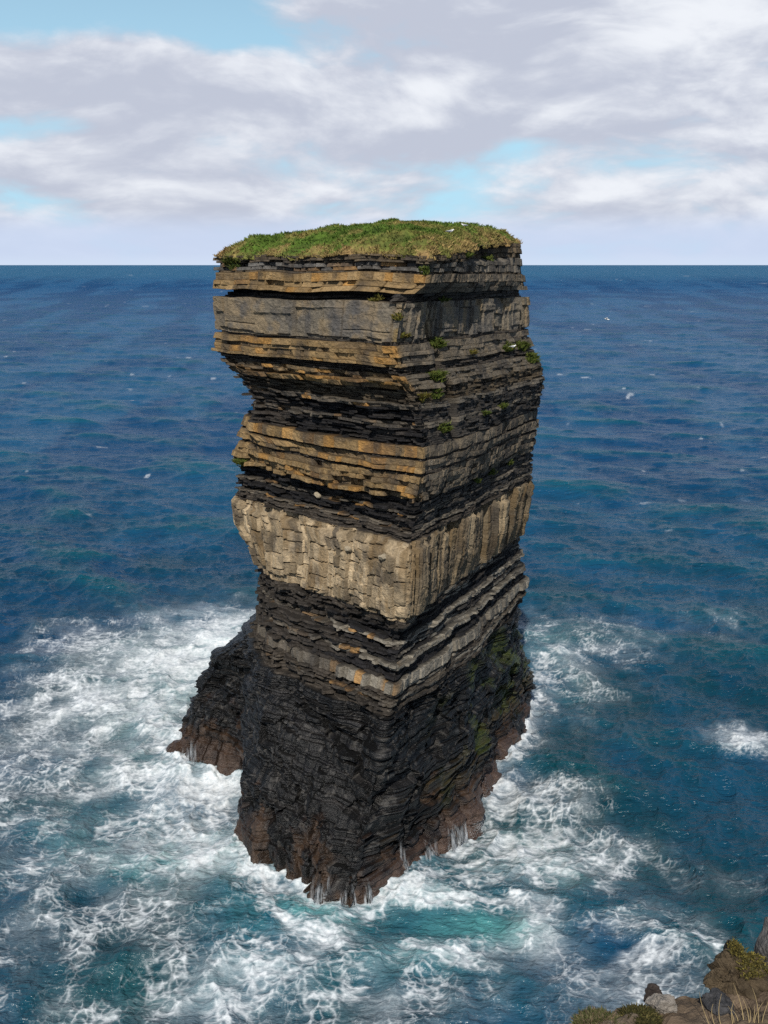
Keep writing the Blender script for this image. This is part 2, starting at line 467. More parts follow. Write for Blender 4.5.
            for k, dzv in enumerate(f):
                z = a - dzv
                edge = k == 0 or k == len(f) - 1
                d = pr + off[bid] * (1 - .60 * rightface) - (grow if edge and not massive else 0)
                d = d - (.17 if not massive else .22) * (dj < .06)
                d = d + 0.05 * fbm(S / 0.45, z / 0.3 + 0 * S, 31, 3) + 0.22 * vnoise(S / 5.5, z / 5 + 0 * S, 33)
                d = d - .25 * fadeb * (colr[0] > .06) - .5 * np.maximum(fadel, fadel2) * (prot > -.1)
                c = colr[None, :] * tone[bid][:, None] * np.ones((NC, 1))
                lich = np.full(NC, 0.6)
                if not massive:
                    c = c * (1 - .75 * warm[:, None] * (colr[0] > .11)) + np.array(ORANGE) * (tone[bid] * warm * .75 * (colr[0] > .11))[:, None]
                    ftot = np.clip(np.maximum(np.maximum(.65 * fadeb, fadel), fadel2), 0, 1)[:, None]
                    c = c * (1 - .7 * ftot) + np.array(DARK) * .7 * ftot
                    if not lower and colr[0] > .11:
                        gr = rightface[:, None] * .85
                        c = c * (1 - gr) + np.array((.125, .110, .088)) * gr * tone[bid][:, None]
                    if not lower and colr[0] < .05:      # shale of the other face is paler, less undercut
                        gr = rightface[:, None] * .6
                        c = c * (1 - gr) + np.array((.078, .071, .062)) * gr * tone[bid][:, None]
                # weather stains: broad blotches and narrow runs
                st = sstep(-.10, 0.65, fbm(S / 1.3, z / 1.6 + 0 * S, 57, 5))[:, None]
                c = c * (1 - 0.62 * st) + np.array((0.040, 0.038, 0.037)) * 0.62 * st * (1 if colr[0] > .1 else .5)
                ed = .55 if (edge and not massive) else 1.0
                if massive and colr[0] < .2:             # grey sandstone band: smooth, streaked
                    sk = sstep(-0.15, 0.5, fbm(S / 0.7, z / 2.2 + 0 * S, 61, 5))[:, None]
                    c = colr[None, :] * (.85 + .15 * tone[bid])[:, None]
                    c = c * (1 - 0.55 * sk) + np.array((0.066, 0.066, 0.068)) * 0.55 * sk
                    bl = sstep(-.1, .5, fbm(S / 3.5, z / 2.5 + 0 * S, 62, 4))[:, None]
                    c = c * (1 - 0.5 * bl) + np.array((0.072, 0.073, 0.077)) * 0.5 * bl
                    pl = np.clip(sstep(-.05, 0.6, fbm(S / 1.2, z / 1.5 + 0 * S, 63, 5)) + .5 * sstep(-14, -18, S) * (S < 0), 0, 1)[:, None]
                    c = c * (1 - 0.6 * pl) + np.array((0.270, 0.200, 0.115)) * 0.6 * pl
                    d = d + 0.04 * fbm(S / 1.6, z / 1.2 + 0 * S, 65, 4)
                    hb_ = _hash(bid.astype(int), bid * 0, 66); zst = 43.2 + 1.9 * hb_
                    d = d - .16 * (z < zst) * (hb_ > .45) - .10 * (np.abs(z - zst) < .05) - .22 * (z > 45.05) * (_hash(np.floor(S / .9).astype(int), bid * 0, 68) > .5) - .2 * (z < 42.72 + .45 * _hash(np.floor(S / 1.3).astype(int), bid * 0, 69))
                    og = (np.exp(-((S + .2) / .35) ** 2) * sstep(-.4, .3, vnoise(S / .4, z / .5 + 0 * S, 64)))[:, None]
                    c = c * (1 - .6 * og) + np.array((.26, .17, .05)) * .6 * og
                    pb = np.floor(S / .95 + .5 * vnoise(S / 2.1, 0 * S, 71))
                    d = d + rightface * (_hash(pb.astype(int), pb.astype(int) * 0, 72) - .5) * .45
                if massive and colr[0] > .2:             # cream band: blocks within blocks
                    hp = .55 + .75 * _hash(bid.astype(int), bid * 0, 81) + .9 * rightface
                    ch = z / hp + 5.3 * _hash(bid.astype(int), bid * 0, 82) + .10 * vnoise(S / .8, 0 * S, 84) + .25 * vnoise(z / 1.7 + 0 * S, 1.0 * bid, 80)
                    cr = np.floor(ch)
                    j2 = S / 0.85 + 3.7 * cr + 1.9 * bid
                    b2 = np.floor(j2)
                    hv = _hash(b2.astype(int), cr.astype(int), 85)
                    lw = 1 - .7 * rightface
                    d = d + (hv - .5) * 0.22 * lw
                    fj = np.minimum(j2 - b2, 1 - (j2 - b2)) * .85
                    fc = np.minimum(ch - cr, 1 - (ch - cr)) * hp
                    d = d - 0.26 * (fj < .05) * lw * (hv > .30) - 0.26 * (fc < .06) * (lw + .1) * (_hash(bid.astype(int), cr.astype(int), 86) > .30)
                    # broken upper edge and hanging lower edge, different in each panel
                    pt = _hash(bid.astype(int), bid * 0, 88)
                    d = d - (.15 + .35 * pt) * sstep(28.2 - .8 * pt, 28.3 - .7 * pt, z) - .35 * sstep(22.6 + .9 * pt * lw, 22.5 + .8 * pt * lw, z)
                    hv2 = _hash(b2.astype(int), cr.astype(int), 87)
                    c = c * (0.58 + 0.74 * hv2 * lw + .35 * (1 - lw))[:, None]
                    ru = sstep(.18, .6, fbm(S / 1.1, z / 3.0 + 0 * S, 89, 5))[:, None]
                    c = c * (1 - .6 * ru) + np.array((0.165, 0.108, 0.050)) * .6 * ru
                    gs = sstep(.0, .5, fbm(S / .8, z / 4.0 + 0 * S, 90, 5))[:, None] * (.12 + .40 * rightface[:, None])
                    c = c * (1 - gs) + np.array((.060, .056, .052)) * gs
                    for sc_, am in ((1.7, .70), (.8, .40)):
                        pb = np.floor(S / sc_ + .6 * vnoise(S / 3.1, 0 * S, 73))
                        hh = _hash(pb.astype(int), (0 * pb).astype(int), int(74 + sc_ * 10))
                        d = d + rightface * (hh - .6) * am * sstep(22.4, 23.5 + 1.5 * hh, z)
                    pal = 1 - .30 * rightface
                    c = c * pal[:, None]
                if lower and pale_run:
                    pg = (rightface * .85 * sstep(-.5, .1, vnoise(S / 4, 0 * S, seedb + 21)))[:, None]
                    c = c * (1 - pg) + np.array((.20, .182, .150)) * pg * tone[bid][:, None]
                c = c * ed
                # vertical chimney just round the corner
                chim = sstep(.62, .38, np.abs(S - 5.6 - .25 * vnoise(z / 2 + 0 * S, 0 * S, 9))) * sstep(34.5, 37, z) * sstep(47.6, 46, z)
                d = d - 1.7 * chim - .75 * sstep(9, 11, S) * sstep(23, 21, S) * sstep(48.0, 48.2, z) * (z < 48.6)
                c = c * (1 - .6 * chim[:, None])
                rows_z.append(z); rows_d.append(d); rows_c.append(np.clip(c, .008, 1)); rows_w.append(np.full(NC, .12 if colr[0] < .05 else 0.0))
                rows_l.append(lich * (1.0 if colr[0] > .06 else .35)); row_zone.append(zi)
Z0 = np.array(rows_z); D = np.array(rows_d); TC = np.array(rows_c); WET = np.array(rows_w); LICH = np.array(rows_l); row_zone = np.array(row_zone)
NR = len(Z0)
anch = {n: get(n, Z0) for n in 'KBNLCMRQ'}
PX = np.zeros((NR, NC, 2)); o = 0
for (a, c, n) in SEG:
    f = (np.arange(n) / n)[None, :, None]
    PX[:, o:o + n] = anch[a][:, None] * (1 - f) + anch[c][:, None] * f; o += n
def smooth_wrap(arr, k):
    ker = np.hanning(k + 2)[1:-1]; ker /= ker.sum(); out = np.zeros_like(arr); h = k // 2
    for i, w in enumerate(ker): out += w * np.roll(arr, i - h, axis=1)
    return out
# soften the anchor tables along z a little, then round the corners
PXs = smooth_wrap(PX, 9)
_sl = bounds['L'] - bounds['C']
_wl = (sstep(9, 4, np.abs(S - _sl))[None, :] * sstep(22, 15, Z0)[:, None])[..., None] * .9
PXs = PXs * (1 - _wl) + smooth_wrap(PX, 71) * _wl
T = smooth_wrap(np.roll(PXs, -1, 1) - np.roll(PXs, 1, 1), 21)
T /= np.linalg.norm(T, axis=2, keepdims=True)
Nrm = np.stack([T[..., 1], -T[..., 0]], -1)
wav = fbm(S[None, :] / 3.2, Z0[:, None] / 9.0, 41, 3)
D = D + 0.22 * wav + _wl[..., 0] * .5 * fbm(S[None, :] / 2.2, Z0[:, None] / 3.0, 47, 4)
XY = PXs + Nrm * D[..., None]
ext = np.interp(S, [-30, -20, -2, 4, 12, 26, 40], [.1, .1, 0, .1, .9, 1.5, 1.5])
topk = np.clip((Z0[:, None] - 47.6) / 1.1, 0, 1)
Zg = Z0[:, None] + topk * ext[None, :] + 0.10 * vnoise(S[None, :] / 4.5, Z0[:, None] / 6, 43) + 0.06 * vnoise(S[None, :] / 1.4, Z0[:, None] / 2.0, 44) \
     - 0.010 * np.clip(S[None, :], 0, 30) * sstep(10, 22, Z0[:, None]) \
     + sstep(15.5, 10, Z0[:, None]) * sstep(-.5, 4, Z0[:, None]) * np.clip(-S[None, :], 0, 14) * .13
ROCKP = np.concatenate([XY, Zg[..., None]], 2)

base_pt = (0.0, 92.0, 0.0)
stack = empty('sea_stack', base_pt)
tag(stack, 'tall flat-topped sea stack of layered brown and black rock rising from white surf', 'sea stack')
for zi, (zn, beds) in enumerate(ZONES):
    ids = np.where(row_zone == zi)[0]
    r0 = ids[0] if zi == 0 else ids[0] - 1
    sl = slice(r0, ids[-1] + 1); n = ids[-1] + 1 - r0
    mesh_obj(zn, ROCKP[sl].reshape(-1, 3), grid_faces(n, NC, True), ROCK, stack,
             attrs={'tint': TC[sl].reshape(-1, 3), 'wet': WET[sl].ravel(), 'lichen': LICH[sl].ravel()}, origin=base_pt)

# ---- turf on top
rim = ROCKP[0].copy()
ctr0 = np.array([0.5, 91.0]); ctr1 = np.array([1.0, 117.0])
NT_ = 46
fr = np.linspace(0, 1, NT_)
tv = []; tcx = []
ax = np.clip((rim[:, 1] - 88) / 30, 0, 1)[:, None]
core = ctr0 * (1 - ax) + ctr1 * ax
rim_in = smooth_wrap(rim[None], 41)[0]
out = rim[:, :2] - core
out /= np.linalg.norm(out, axis=1, keepdims=True)
dist = np.linalg.norm(rim[:, :2] - core, axis=1)
for f in fr:
    ff = f ** 1.5
    xy = rim[:, :2] * (1 - ff) + core * ff
    if f < .2: xy = xy + out * (0.12 * (1 - f / .2) + .34 * fbm(S / 1.6, 0 * S, 203, 4) * (1 - f / .2))[:, None]
    m = dist * ff
    z = rim[:, 2] + .02 + 0.95 * (1 - np.exp(-m / 1.5)) + 2.15 * (1 - np.exp(-m / 9.0)) - ext * 0.75 * sstep(0, 10, m)
    cel = voro_edge(xy[:, 0] / 1.25 + .4 * vnoise(xy[:, 0], xy[:, 1], 207), xy[:, 1] / 1.25, 208)
    bump = fbm(xy[:, 0] / 1.3, xy[:, 1] / 1.3, 205, 4) * .26 + (np.sqrt(np.clip(cel, 0, 1)) - .5) * .34 * (.4 + .6 * sstep(-.2, .3, vnoise(xy[:, 0] / 3, xy[:, 1] / 3, 209))) + fbm(xy[:, 0] / 5, xy[:, 1] / 5, 206, 3) * .28
    z = z + bump * sstep(-.12, .25, f) - .25 * sstep(-.1, .6, fbm(S / 1.1, 0 * S, 204, 3)) * (f < .03)
    tv.append(np.column_stack([xy, z]))
TV = np.array(tv)
def turf_tint(x, y, edge):
    g = fbm(x / 2.8, y / 2.8, 211, 4); h = fbm(x / 1.3, y / 1.3, 212, 4)
    a = np.array((0.074, 0.125, 0.020)); b_ = np.array((0.175, 0.165, 0.046)); c_ = np.array((0.260, 0.175, 0.075)); dkg = np.array((0.036, 0.060, 0.015))
    t1 = sstep(-.15, .65, g)[..., None]; t2 = np.clip(sstep(.2, .8, h) * .5 + edge * (.35 + .4 * sstep(-.3, .3, g)), 0, 1)[..., None]; t3 = sstep(.25, .8, -h)[..., None]
    c = a * (1 - t1) + b_ * t1
    c = c * (1 - t2) + c_ * t2
    return c * (1 - .6 * t3) + dkg * .6 * t3
edge = np.repeat(sstep(.16, .0, fr)[:, None], NC, 1)
mesh_obj('turf_cap', TV.reshape(-1, 3), grid_faces(NT_, NC, True)[:, ::-1], TURF, stack, smooth=True,
         attrs={'tint': turf_tint(TV[..., 0], TV[..., 1], edge).reshape(-1, 3)}, origin=base_pt)

def blades(centres, length, width, lean, n_per, tint_fn, rng, droop=.3):
    """clumps of tapering leaf blades -> verts, tris, tint"""
    c = np.repeat(centres, n_per, 0); n = len(c)
    az = rng.uniform(0, 2 * np.pi, n); L = length * rng.uniform(.5, 1.25, n); le = lean * rng.uniform(.1, 1, n)
    dirv = np.column_stack([np.cos(az) * le, np.sin(az) * le, np.ones(n)]); dirv /= np.linalg.norm(dirv, axis=1, keepdims=True)
    side = np.column_stack([-np.sin(az), np.cos(az), np.zeros(n)])
    th = rng.uniform(0, np.pi, n)[:, None]
    side = side * np.cos(th) + np.cross(dirv, side) * np.sin(th)
    wv = (width * rng.uniform(.6, 1.3, n))[:, None]
    root = c + np.column_stack([np.cos(az), np.sin(az), np.zeros(n)]) * (width * rng.uniform(0, 1.5, n))[:, None]
    midp = root + dirv * (L * .55)[:, None]
    tip = root + dirv * L[:, None] + np.column_stack([np.cos(az), np.sin(az), np.zeros(n)]) * (L * le * droop)[:, None]
    V = np.stack([root - side * wv * .5, root + side * wv * .5, midp + side * wv * .38, midp - side * wv * .38, tip], 1)
    base = (np.arange(n) * 5)[:, None]
    q = base + np.array([[0, 1, 2, 3]]); tr = base + np.array([[3, 2, 4]])
    tc = np.repeat(tint_fn(c, rng), 5, 0)
    return V.reshape(-1, 3), [q, tr], tc
rng = np.random.default_rng(5)
nb = 16000
ci = rng.integers(0, NC, nb * 2)
vis = (seg_id[ci] >= 2) & (seg_id[ci] <= 5)
ci = ci[vis]
ri = (rng.random(len(ci)) ** 0.9 * (NT_ - 1)).astype(int)
cen = TV[ri, ci] - np.array([0, 0, .05]) + rng.normal(0, .08, (len(ci), 3)) * np.array([1, 1, 0])
edg = sstep(.16, 0, fr[ri])
def tuft_tint(c, r):
    k = len(c) // len(cen)
    return turf_tint(c[:, 0], c[:, 1], np.repeat(edg, k)) * r.uniform(.7, 1.45, len(c))[:, None]
tall = sstep(-.1, .6, fbm(cen[:, 0] / 1.6, cen[:, 1] / 1.6, 215, 3))
cen = cen[rng.random(len(cen)) < .35 + .65 * tall]
edg = np.zeros(len(cen)) + sstep(2.0, .3, np.min(np.linalg.norm(cen[:, None, :2] - rim[None, ::6, :2], axis=2), axis=1))
gv, gf, gt = blades(cen, .24, .085, 1.2, 5, tuft_tint, rng)
g = mesh_obj('grass_blades', gv, gf, LEAF, stack, attrs={'tint': gt}, origin=base_pt)
g['kind'] = 'stuff'

# ---- anchors on the rock for what sits on it
ppx, ppy, ppd = project(ROCKP)
facing = (Nrm[..., 1] * ROCKP[..., 1] + Nrm[..., 0] * ROCKP[..., 0]) < 0
def on_rock(px, py, r=3.0):
    q = (np.abs(ppx - px) < r) & (np.abs(ppy - py) < r) & facing
    while not q.any():
        r *= 1.6; q = (np.abs(ppx - px) < r) & (np.abs(ppy - py) < r) & facing
    i, j = np.where(q); k = np.argmin(ppd[i, j])
    i, j = i[k], j[k]
    return ROCKP[i, j].copy(), np.array([Nrm[i, j, 0], Nrm[i, j, 1], 0.0])

def ledge_tuft(spots, spread, n, label, tint, length=.38):
    rg = np.random.default_rng(int(spots[0][0] * 7 + spots[0][1]))
    cs = []
    for (px, py, s) in spots:
        for k in range(int(n if n < 33 else n * 2.4)):
            p, nn = on_rock(px + rg.normal(0, s), py + rg.normal(0, s * .45), 2.0)
            cs.append(p + nn * rg.uniform(-.05, .12))
    cs = np.array(cs); md = np.median(cs, 0)
    cs = md + (cs - md) * np.minimum(1, (.42 if n < 33 else .8) / (np.linalg.norm(cs - md, axis=1) + 1e-6))[:, None]
    def tf(c, r):
        a = np.array(tint); m = r.random(len(c))[:, None]
        return (a * (1 - m) + np.array((.115, .125, .028)) * m) * r.uniform(.5, 1.3, len(c))[:, None]
    v, f, tcol = blades(cs, length, .075, 1.3, 8, tf, rg, .5)
    org = cs.mean(0); org[2] = cs[:, 2].min()
    o = mesh_obj('grass_tuft', v, f, LEAF, None, attrs={'tint': tcol}, origin=org)
    return tag(o, label, 'grass tuft', 'grass tufts rooted on the ledges of the sea stack')
GR = (.050, .085, .014)
DG = (.03, .055, .012); GO = (.13, .09, .02)
for (px, py, sg, n, tint, ln, lab) in [
    (438, 346, 4, 40, GR, .36, 'bright green tuft in the vertical chimney at the foot of the grey band'),
    (439, 377, 4, 34, GR, .36, 'green tuft halfway down the vertical chimney, second from its top'),
    (424, 399, 5, 30, GO, .32, 'golden-green tuft on the ledge left of the chimney foot'),
    (437, 396, 4, 30, GR, .32, 'yellow-green tuft at the foot of the vertical chimney'),
    (510, 349, 4, 40, GR, .36, 'green tuft on the right edge below the grey band, beside the resting gull'),
    (523, 346, 4, 40, GR, .40, 'largest green tuft on the right edge, right of the resting gull'),
    (535, 358, 4, 34, GR, .36, 'green tuft at the outermost corner of the right edge'),
    (488, 414, 4, 26, GR, .28, 'left end of the thin green strip above the right face\'s middle'),
    (506, 408, 4, 26, GR, .28, 'right end of the thin green strip above the right face\'s middle'),
    (477, 483, 3, 22, GR, .28, 'lowest left tuft of three on top of the pale pillars'),
    (492, 473, 4, 26, GR, .30, 'middle tuft of three on top of the pale pillars'),
    (511, 463, 3, 22, GR, .28, 'right tuft of three on top of the pale pillars'),
    (239, 464, 3, 46, DG, .40, 'dark green tuft hanging on the left edge beside the yellow band'),
    (230, 264, 4, 40, DG, .38, 'dark green tuft in a hollow at the left end below the turf'),
    (376, 300, 4, 26, GO, .26, 'golden tuft on top of the grey band near the front corner'),
    (396, 318, 2.5, 26, GO, .26, 'golden tuft growing down the front corner of the grey band'),
    (446, 301, 3, 24, GR, .26, 'small green tuft on top of the grey band, right of the chimney mouth'),
    (476, 352, 4, 26, GO, .26, 'olive tuft midway between the chimney and the right edge, below the grey band'),
    (424, 271, 4, 26, GR, .26, 'small green tuft on the capping beds above the chimney'),
    (404, 338, 3, 26, GO, .30, 'golden tuft at the foot of the grey band\'s front corner'),
    (446, 430, 4, 34, GR, .28, 'small green tuft in the dark shale below the chimney foot'),
    (470, 256, 4, 30, GR, .28, 'green fringe left of the dark notch under the turf\'s right end'),
    (490, 258, 4, 30, GR, .28, 'green fringe below the dark notch under the turf\'s right end')]:
    ledge_tuft([(px, py, sg)], 1, n, lab, tint, ln)

# ---- loose boulders on the ledges
def lump(center, size, seed, tint, name, label, cat, mat, group=None, res=16, rough=.28, flat=.35, rotz=0.):
    n = res
    th = np.linspace(0, np.pi, n)[:, None]; ph = np.linspace(0, 2 * np.pi, 2 * n, endpoint=False)[None, :]
    d = np.stack([np.sin(th) * np.cos(ph), np.sin(th) * np.sin(ph), np.cos(th) * np.ones_like(ph)], -1)
    rg = np.random.default_rng(seed)
    rad = np.full(d.shape[:2], 1.0)
    for k in range(11):                       # chop with random planes -> angular stone
        nv = rg.normal(size=3); nv /= np.linalg.norm(nv); h = rg.uniform(.45, .82)
        dt = d @ nv
        rad = np.minimum(rad, np.where(dt > 1e-3, h / np.maximum(dt, 1e-3), 9))
    rad += rough * .2 * fbm(d[..., 0] * 3 + seed, d[..., 1] * 3 + d[..., 2] * 2.3, seed, 4)
    v = d * rad[..., None] * np.array(size)
    c_, s_ = math.cos(rotz), math.sin(rotz)
    v = np.stack([v[..., 0] * c_ - v[..., 1] * s_, v[..., 0] * s_ + v[..., 1] * c_, v[..., 2]], -1) + np.array(center)
    tc = np.ones((v.shape[0] * v.shape[1], 3)) * np.array(tint)
    o = mesh_obj(name, v.reshape(-1, 3), grid_faces(n, 2 * n, True), mat, None, smooth=False, attrs={'tint': tc, 'wet': np.zeros(len(tc)), 'lichen': np.ones(len(tc)) * .5}, origin=(center[0], center[1], center[2] - size[2]))
    return tag(o, label, cat, group)
for i, (px, py, sz, lab) in enumerate([
        (383, 561, (.50, .38, .30), 'pale block lying on top of the cream band beside the front corner'),
        (347, 552, (.42, .35, .26), 'pale rounded block lying on top of the cream band, left of the corner block'),
        (317, 495, (.36, .3, .28), 'small pale stone lying in the recess under the yellow band')]):
    p, nn = on_rock(px, py, 2)
    lump(p + nn * .1 + np.array([0, 0, sz[2] * .6]), sz, 40 + i, (.33, .28, .2), 'fallen_block', lab, 'boulder', ROCK, 'loose blocks on the ledges of the sea stack', rotz=i * 1.3)

# ================================================================== SEA
def ocean_tile(n, L, wind, wdir, seed, amp, cut=0.0):
    r = np.random.default_rng(seed)
    k1 = np.fft.fftfreq(n, 1 / n) * 2 * np.pi / L
    kx, ky = np.meshgrid(k1, k1, indexing='ij'); k = np.hypot(kx, ky); k[0, 0] = 1e-6
    Lw = wind * wind / 9.81
    cosf = (kx * wdir[0] + ky * wdir[1]) / k
    ph = np.exp(-1 / (k * Lw) ** 2) / k ** 4 * (0.10 + .90 * cosf ** 4) * np.exp(-(k * cut) ** 2)
    ph[0, 0] = 0
    h = (r.normal(size=(n, n)) + 1j * r.normal(size=(n, n))) * np.sqrt(ph)
    hz = np.real(np.fft.ifft2(h)); sc = amp / hz.std()
    dx = np.real(np.fft.ifft2(1j * kx / k * h)) * sc; dy = np.real(np.fft.ifft2(1j * ky / k * h)) * sc
    hz = hz * sc
    sp = L / n
    jac = (1 + np.gradient(dx, sp, axis=0)) * (1 + np.gradient(dy, sp, axis=1)) - np.gradient(dx, sp, axis=1) * np.gradient(dy, sp, axis=0)
    return np.stack([hz, dx, dy, jac], -1), L
def sample_tile(tile, x, y):
    arr, L = tile; n = arr.shape[0]
    u = x / L * n; v = y / L * n
    iu = np.floor(u).astype(int); iv = np.floor(v).astype(int); fu = (u - iu)[..., None]; fv = (v - iv)[..., None]
    a = arr[iu % n, iv % n]; b_ = arr[(iu + 1) % n, iv % n]; c = arr[iu % n, (iv + 1) % n]; d = arr[(iu + 1) % n, (iv + 1) % n]
    return (a * (1 - fu) + b_ * fu) * (1 - fv) + (c * (1 - fu) + d * fu) * fv
T1 = ocean_tile(512, 171.0, 7.5, (0.35, 0.93), 3, 0.36, .08)
T2 = ocean_tile(512, 57.0, 3.0, (-0.5, 0.85), 8, 0.11, .02)
T3 = ocean_tile(384, 31.0, 1.9, (0.2, 0.97), 15, 0.030, .01)
ang = np.concatenate([np.linspace(-62, -25, 90, endpoint=False), np.linspace(-25, 25, 1150), np.linspace(25, 62, 91)[1:]])
dep = np.concatenate([np.linspace(62, 41, 90, endpoint=False), np.linspace(41, .06, 960), [.035, .02, .012, .006]])
dist_ = CAM_Z / np.tan(np.radians(dep))
tx = np.tan(np.radians(ang))
Yg = dist_[:, None] * np.ones_like(tx)[None, :]
Xg = Yg * tx[None, :]
fade = sstep(2500, 300, Yg)
s1 = sample_tile(T1, Xg, Yg)
ca, sa = math.cos(.7), math.sin(.7)
s2 = sample_tile(T2, Xg * ca + Yg * sa, -Xg * sa + Yg * ca)
s3 = sample_tile(T1, Xg / 2.7 + 40, Yg / 2.7 + 11)     # long swell
fade2 = sstep(300, 100, Yg)
fade3 = sstep(150, 70, Yg)
c3, s3_ = math.cos(-.4), math.sin(-.4)
s4 = sample_tile(T3, Xg * c3 + Yg * s3_, -Xg * s3_ + Yg * c3)
hgt = s1[..., 0] * fade + s2[..., 0] * fade2 + s4[..., 0] * fade3 + s3[..., 0] * .7 * sstep(3500, 900, Yg)
chop = 1.0
Xd = Xg + chop * (s1[..., 1] * fade + (s2[..., 1] * ca - s2[..., 2] * sa) * fade2)
Yd = Yg + chop * (s1[..., 2] * fade + (s2[..., 1] * sa + s2[..., 2] * ca) * fade2)
# ---- foam laid out on the water, in metres
foam = np.zeros_like(Xg); aer = np.zeros_like(Xg)
def patch(px, py, rx, ry, amt, field, rot=0.0, power=1.0):
    c = at_height(px, py, 0); e = at_height(px + rx, py, 0); u = at_height(px, py - ry, 0); lo = at_height(px, py + ry, 0)
    wx = abs(e[0] - c[0]); wy = (u[1] - lo[1]) / 2
    dx = Xg - c[0]; dy = Yg - c[1]
    cr, sr = math.cos(rot), math.sin(rot)
    a = (dx * cr + dy * sr) / wx; b_ = (-dx * sr + dy * cr) / wy
    g_ = amt * np.exp(-(a * a + b_ * b_) ** power)
    np.maximum(field, g_, out=field) if amt > 0 else np.add(field, g_, out=field)
ring = []
for (px, py, rx, ry, a) in [
        (225, 640, 60, 28, 1.0), (170, 655, 80, 30, .85), (110, 690, 90, 45, .66), (190, 710, 60, 40, .88), (60, 740, 90, 50, .42),
        (140, 760, 90, 30, .62), (210, 790, 60, 22, .9), (170, 820, 80, 22, .62), (185, 858, 75, 26, 1.05), (60, 850, 90, 60, .34),
        (40, 960, 100, 60, .30), (150, 930, 80, 40, .28), (240, 985, 80, 36, .62), (200, 1005, 60, 30, .66), (330, 985, 70, 40, .44), (430, 1000, 80, 30, .34),
        (300, 895, 70, 14, 1.0), (345, 945, 45, 25, .85), (400, 890, 50, 14, 1.05), (470, 868, 60, 16, .88), (540, 850, 80, 36, .74), (600, 850, 50, 30, .62),
        (500, 800, 50, 30, .55), (520, 905, 45, 12, .85), (540, 940, 24, 24, .85), (470, 965, 70, 10, .6), (560, 800, 50, 20, .42),
        (560, 660, 34, 40, .52), (545, 690, 20, 16, .72), (590, 640, 50, 25, .36), (600, 990, 80, 40, .34), (690, 960, 60, 30, .26),
        (640, 925, 70, 20, .36), (745, 742, 26, 12, 1.1), (60, 1000, 120, 60, .32), (160, 900, 90, 40, .34), (300, 950, 80, 30, .48), (380, 960, 80, 30, .46), (380, 1010, 90, 30, .38), (470, 950, 60, 14, .66), (40, 800, 80, 40, .38), (90, 640, 60, 24, .42), (650, 985, 70, 40, .26), (700, 870, 60, 20, .14), (720, 620, 60, 20, .10), (30, 680, 60, 18, .35)]:
    patch(px, py, rx, ry, a, foam)
for (px, py, rx, ry, a) in [
        (190, 858, 85, 26, .85), (310, 915, 40, 15, 1.0), (480, 930, 60, 20, .85), (330, 920, 90, 30, .45), (430, 905, 60, 14, .6), (520, 930, 30, 20, .8), (420, 960, 80, 30, .45), (260, 930, 60, 26, .4),
        (200, 690, 90, 70, .40), (110, 830, 90, 40, .32), (540, 850, 80, 36, .35), (260, 980, 90, 40, .30), (470, 990, 90, 30, .16), (120, 1000, 100, 40, .16),
        (235, 640, 40, 20, .6), (555, 660, 30, 40, .2)]:
    patch(px, py, rx, ry, a, aer)
for (px, py, rx, ry, a) in [(303, 912, 26, 8, -.45), (455, 926, 55, 9, -.40)]:
    patch(px, py, rx, ry, a, foam)
def stroke(pts, wid, amt, field):
    """a foam streak along a line on the water, in metres"""
    w = np.array([at_height(px, py, 0)[:2] for px, py in pts])
    sel = (Yg < 130) & (np.abs(Xg) < 60)
    x = Xg[sel] + .8 * fbm(Xg[sel] / 3, Yg[sel] / 3, 321, 3); y = Yg[sel] + .8 * fbm(Xg[sel] / 3, Yg[sel] / 3, 322, 3)
    dd = np.full(x.shape, 1e9)
    for p, q in zip(w[:-1], w[1:]):
        v = q - p; t_ = np.clip(((x - p[0]) * v[0] + (y - p[1]) * v[1]) / (v @ v), 0, 1)
        dd = np.minimum(dd, (x - p[0] - t_ * v[0]) ** 2 + (y - p[1] - t_ * v[1]) ** 2)
    field[sel] = np.maximum(field[sel], amt * np.exp(-dd / wid ** 2))
for pts, wid, amt in [
        ([(236, 866), (290, 892), (350, 916), (398, 897), (440, 876), (520, 842), (570, 828)], .9, 1.05),
        ([(400, 905), (455, 903), (520, 902), (548, 925), (540, 948), (480, 956), (420, 948)], .9, .88),
        ([(262, 888), (262, 912), (300, 938), (345, 936), (385, 908)], .8, .95),
        ([(345, 930), (322, 958), (240, 985), (190, 1000)], 1.6, .80),
        ([(120, 862), (160, 840), (235, 838)], .9, .8), ([(470, 880), (540, 872), (620, 862)], .8, .75),
        ([(0, 705), (70, 690), (150, 655), (240, 618)], 1.6, .75), ([(0, 800), (80, 790), (160, 765), (235, 790)], 1.3, .72),
        ([(650, 965), (700, 940), (735, 965)], .8, .62), ([(560, 985), (640, 960), (690, 935)], .9, .55)]:
    stroke(pts, wid, amt, foam)
veil = np.zeros_like(Xg)
for (px, py, rx, ry, a) in [(205, 635, 60, 28, 1.1), (170, 670, 90, 45, .9), (190, 855, 75, 24, 1.0), (400, 893, 60, 14, .6), (60, 720, 80, 40, .45), (190, 760, 60, 40, .5), (540, 935, 24, 24, .6), (545, 850, 50, 22, .3), (746, 743, 20, 9, .8)]:
    patch(px, py, rx, ry, a, veil)
wl = ROCKP[np.argmin(np.abs(Z0 - 0.2))][:, :2]
nearm = (np.abs(Xg) < 45) & (Yg > 60) & (Yg < 140)
pts = np.column_stack([Xg[nearm], Yg[nearm]])
sub = wl[::4]
dm = np.full(len(pts), 1e9)
for q in sub:
    dm = np.minimum(dm, (pts[:, 0] - q[0]) ** 2 + (pts[:, 1] - q[1]) ** 2)
dwl = np.full(Xg.shape, 99.0); dwl[nearm] = np.sqrt(dm)
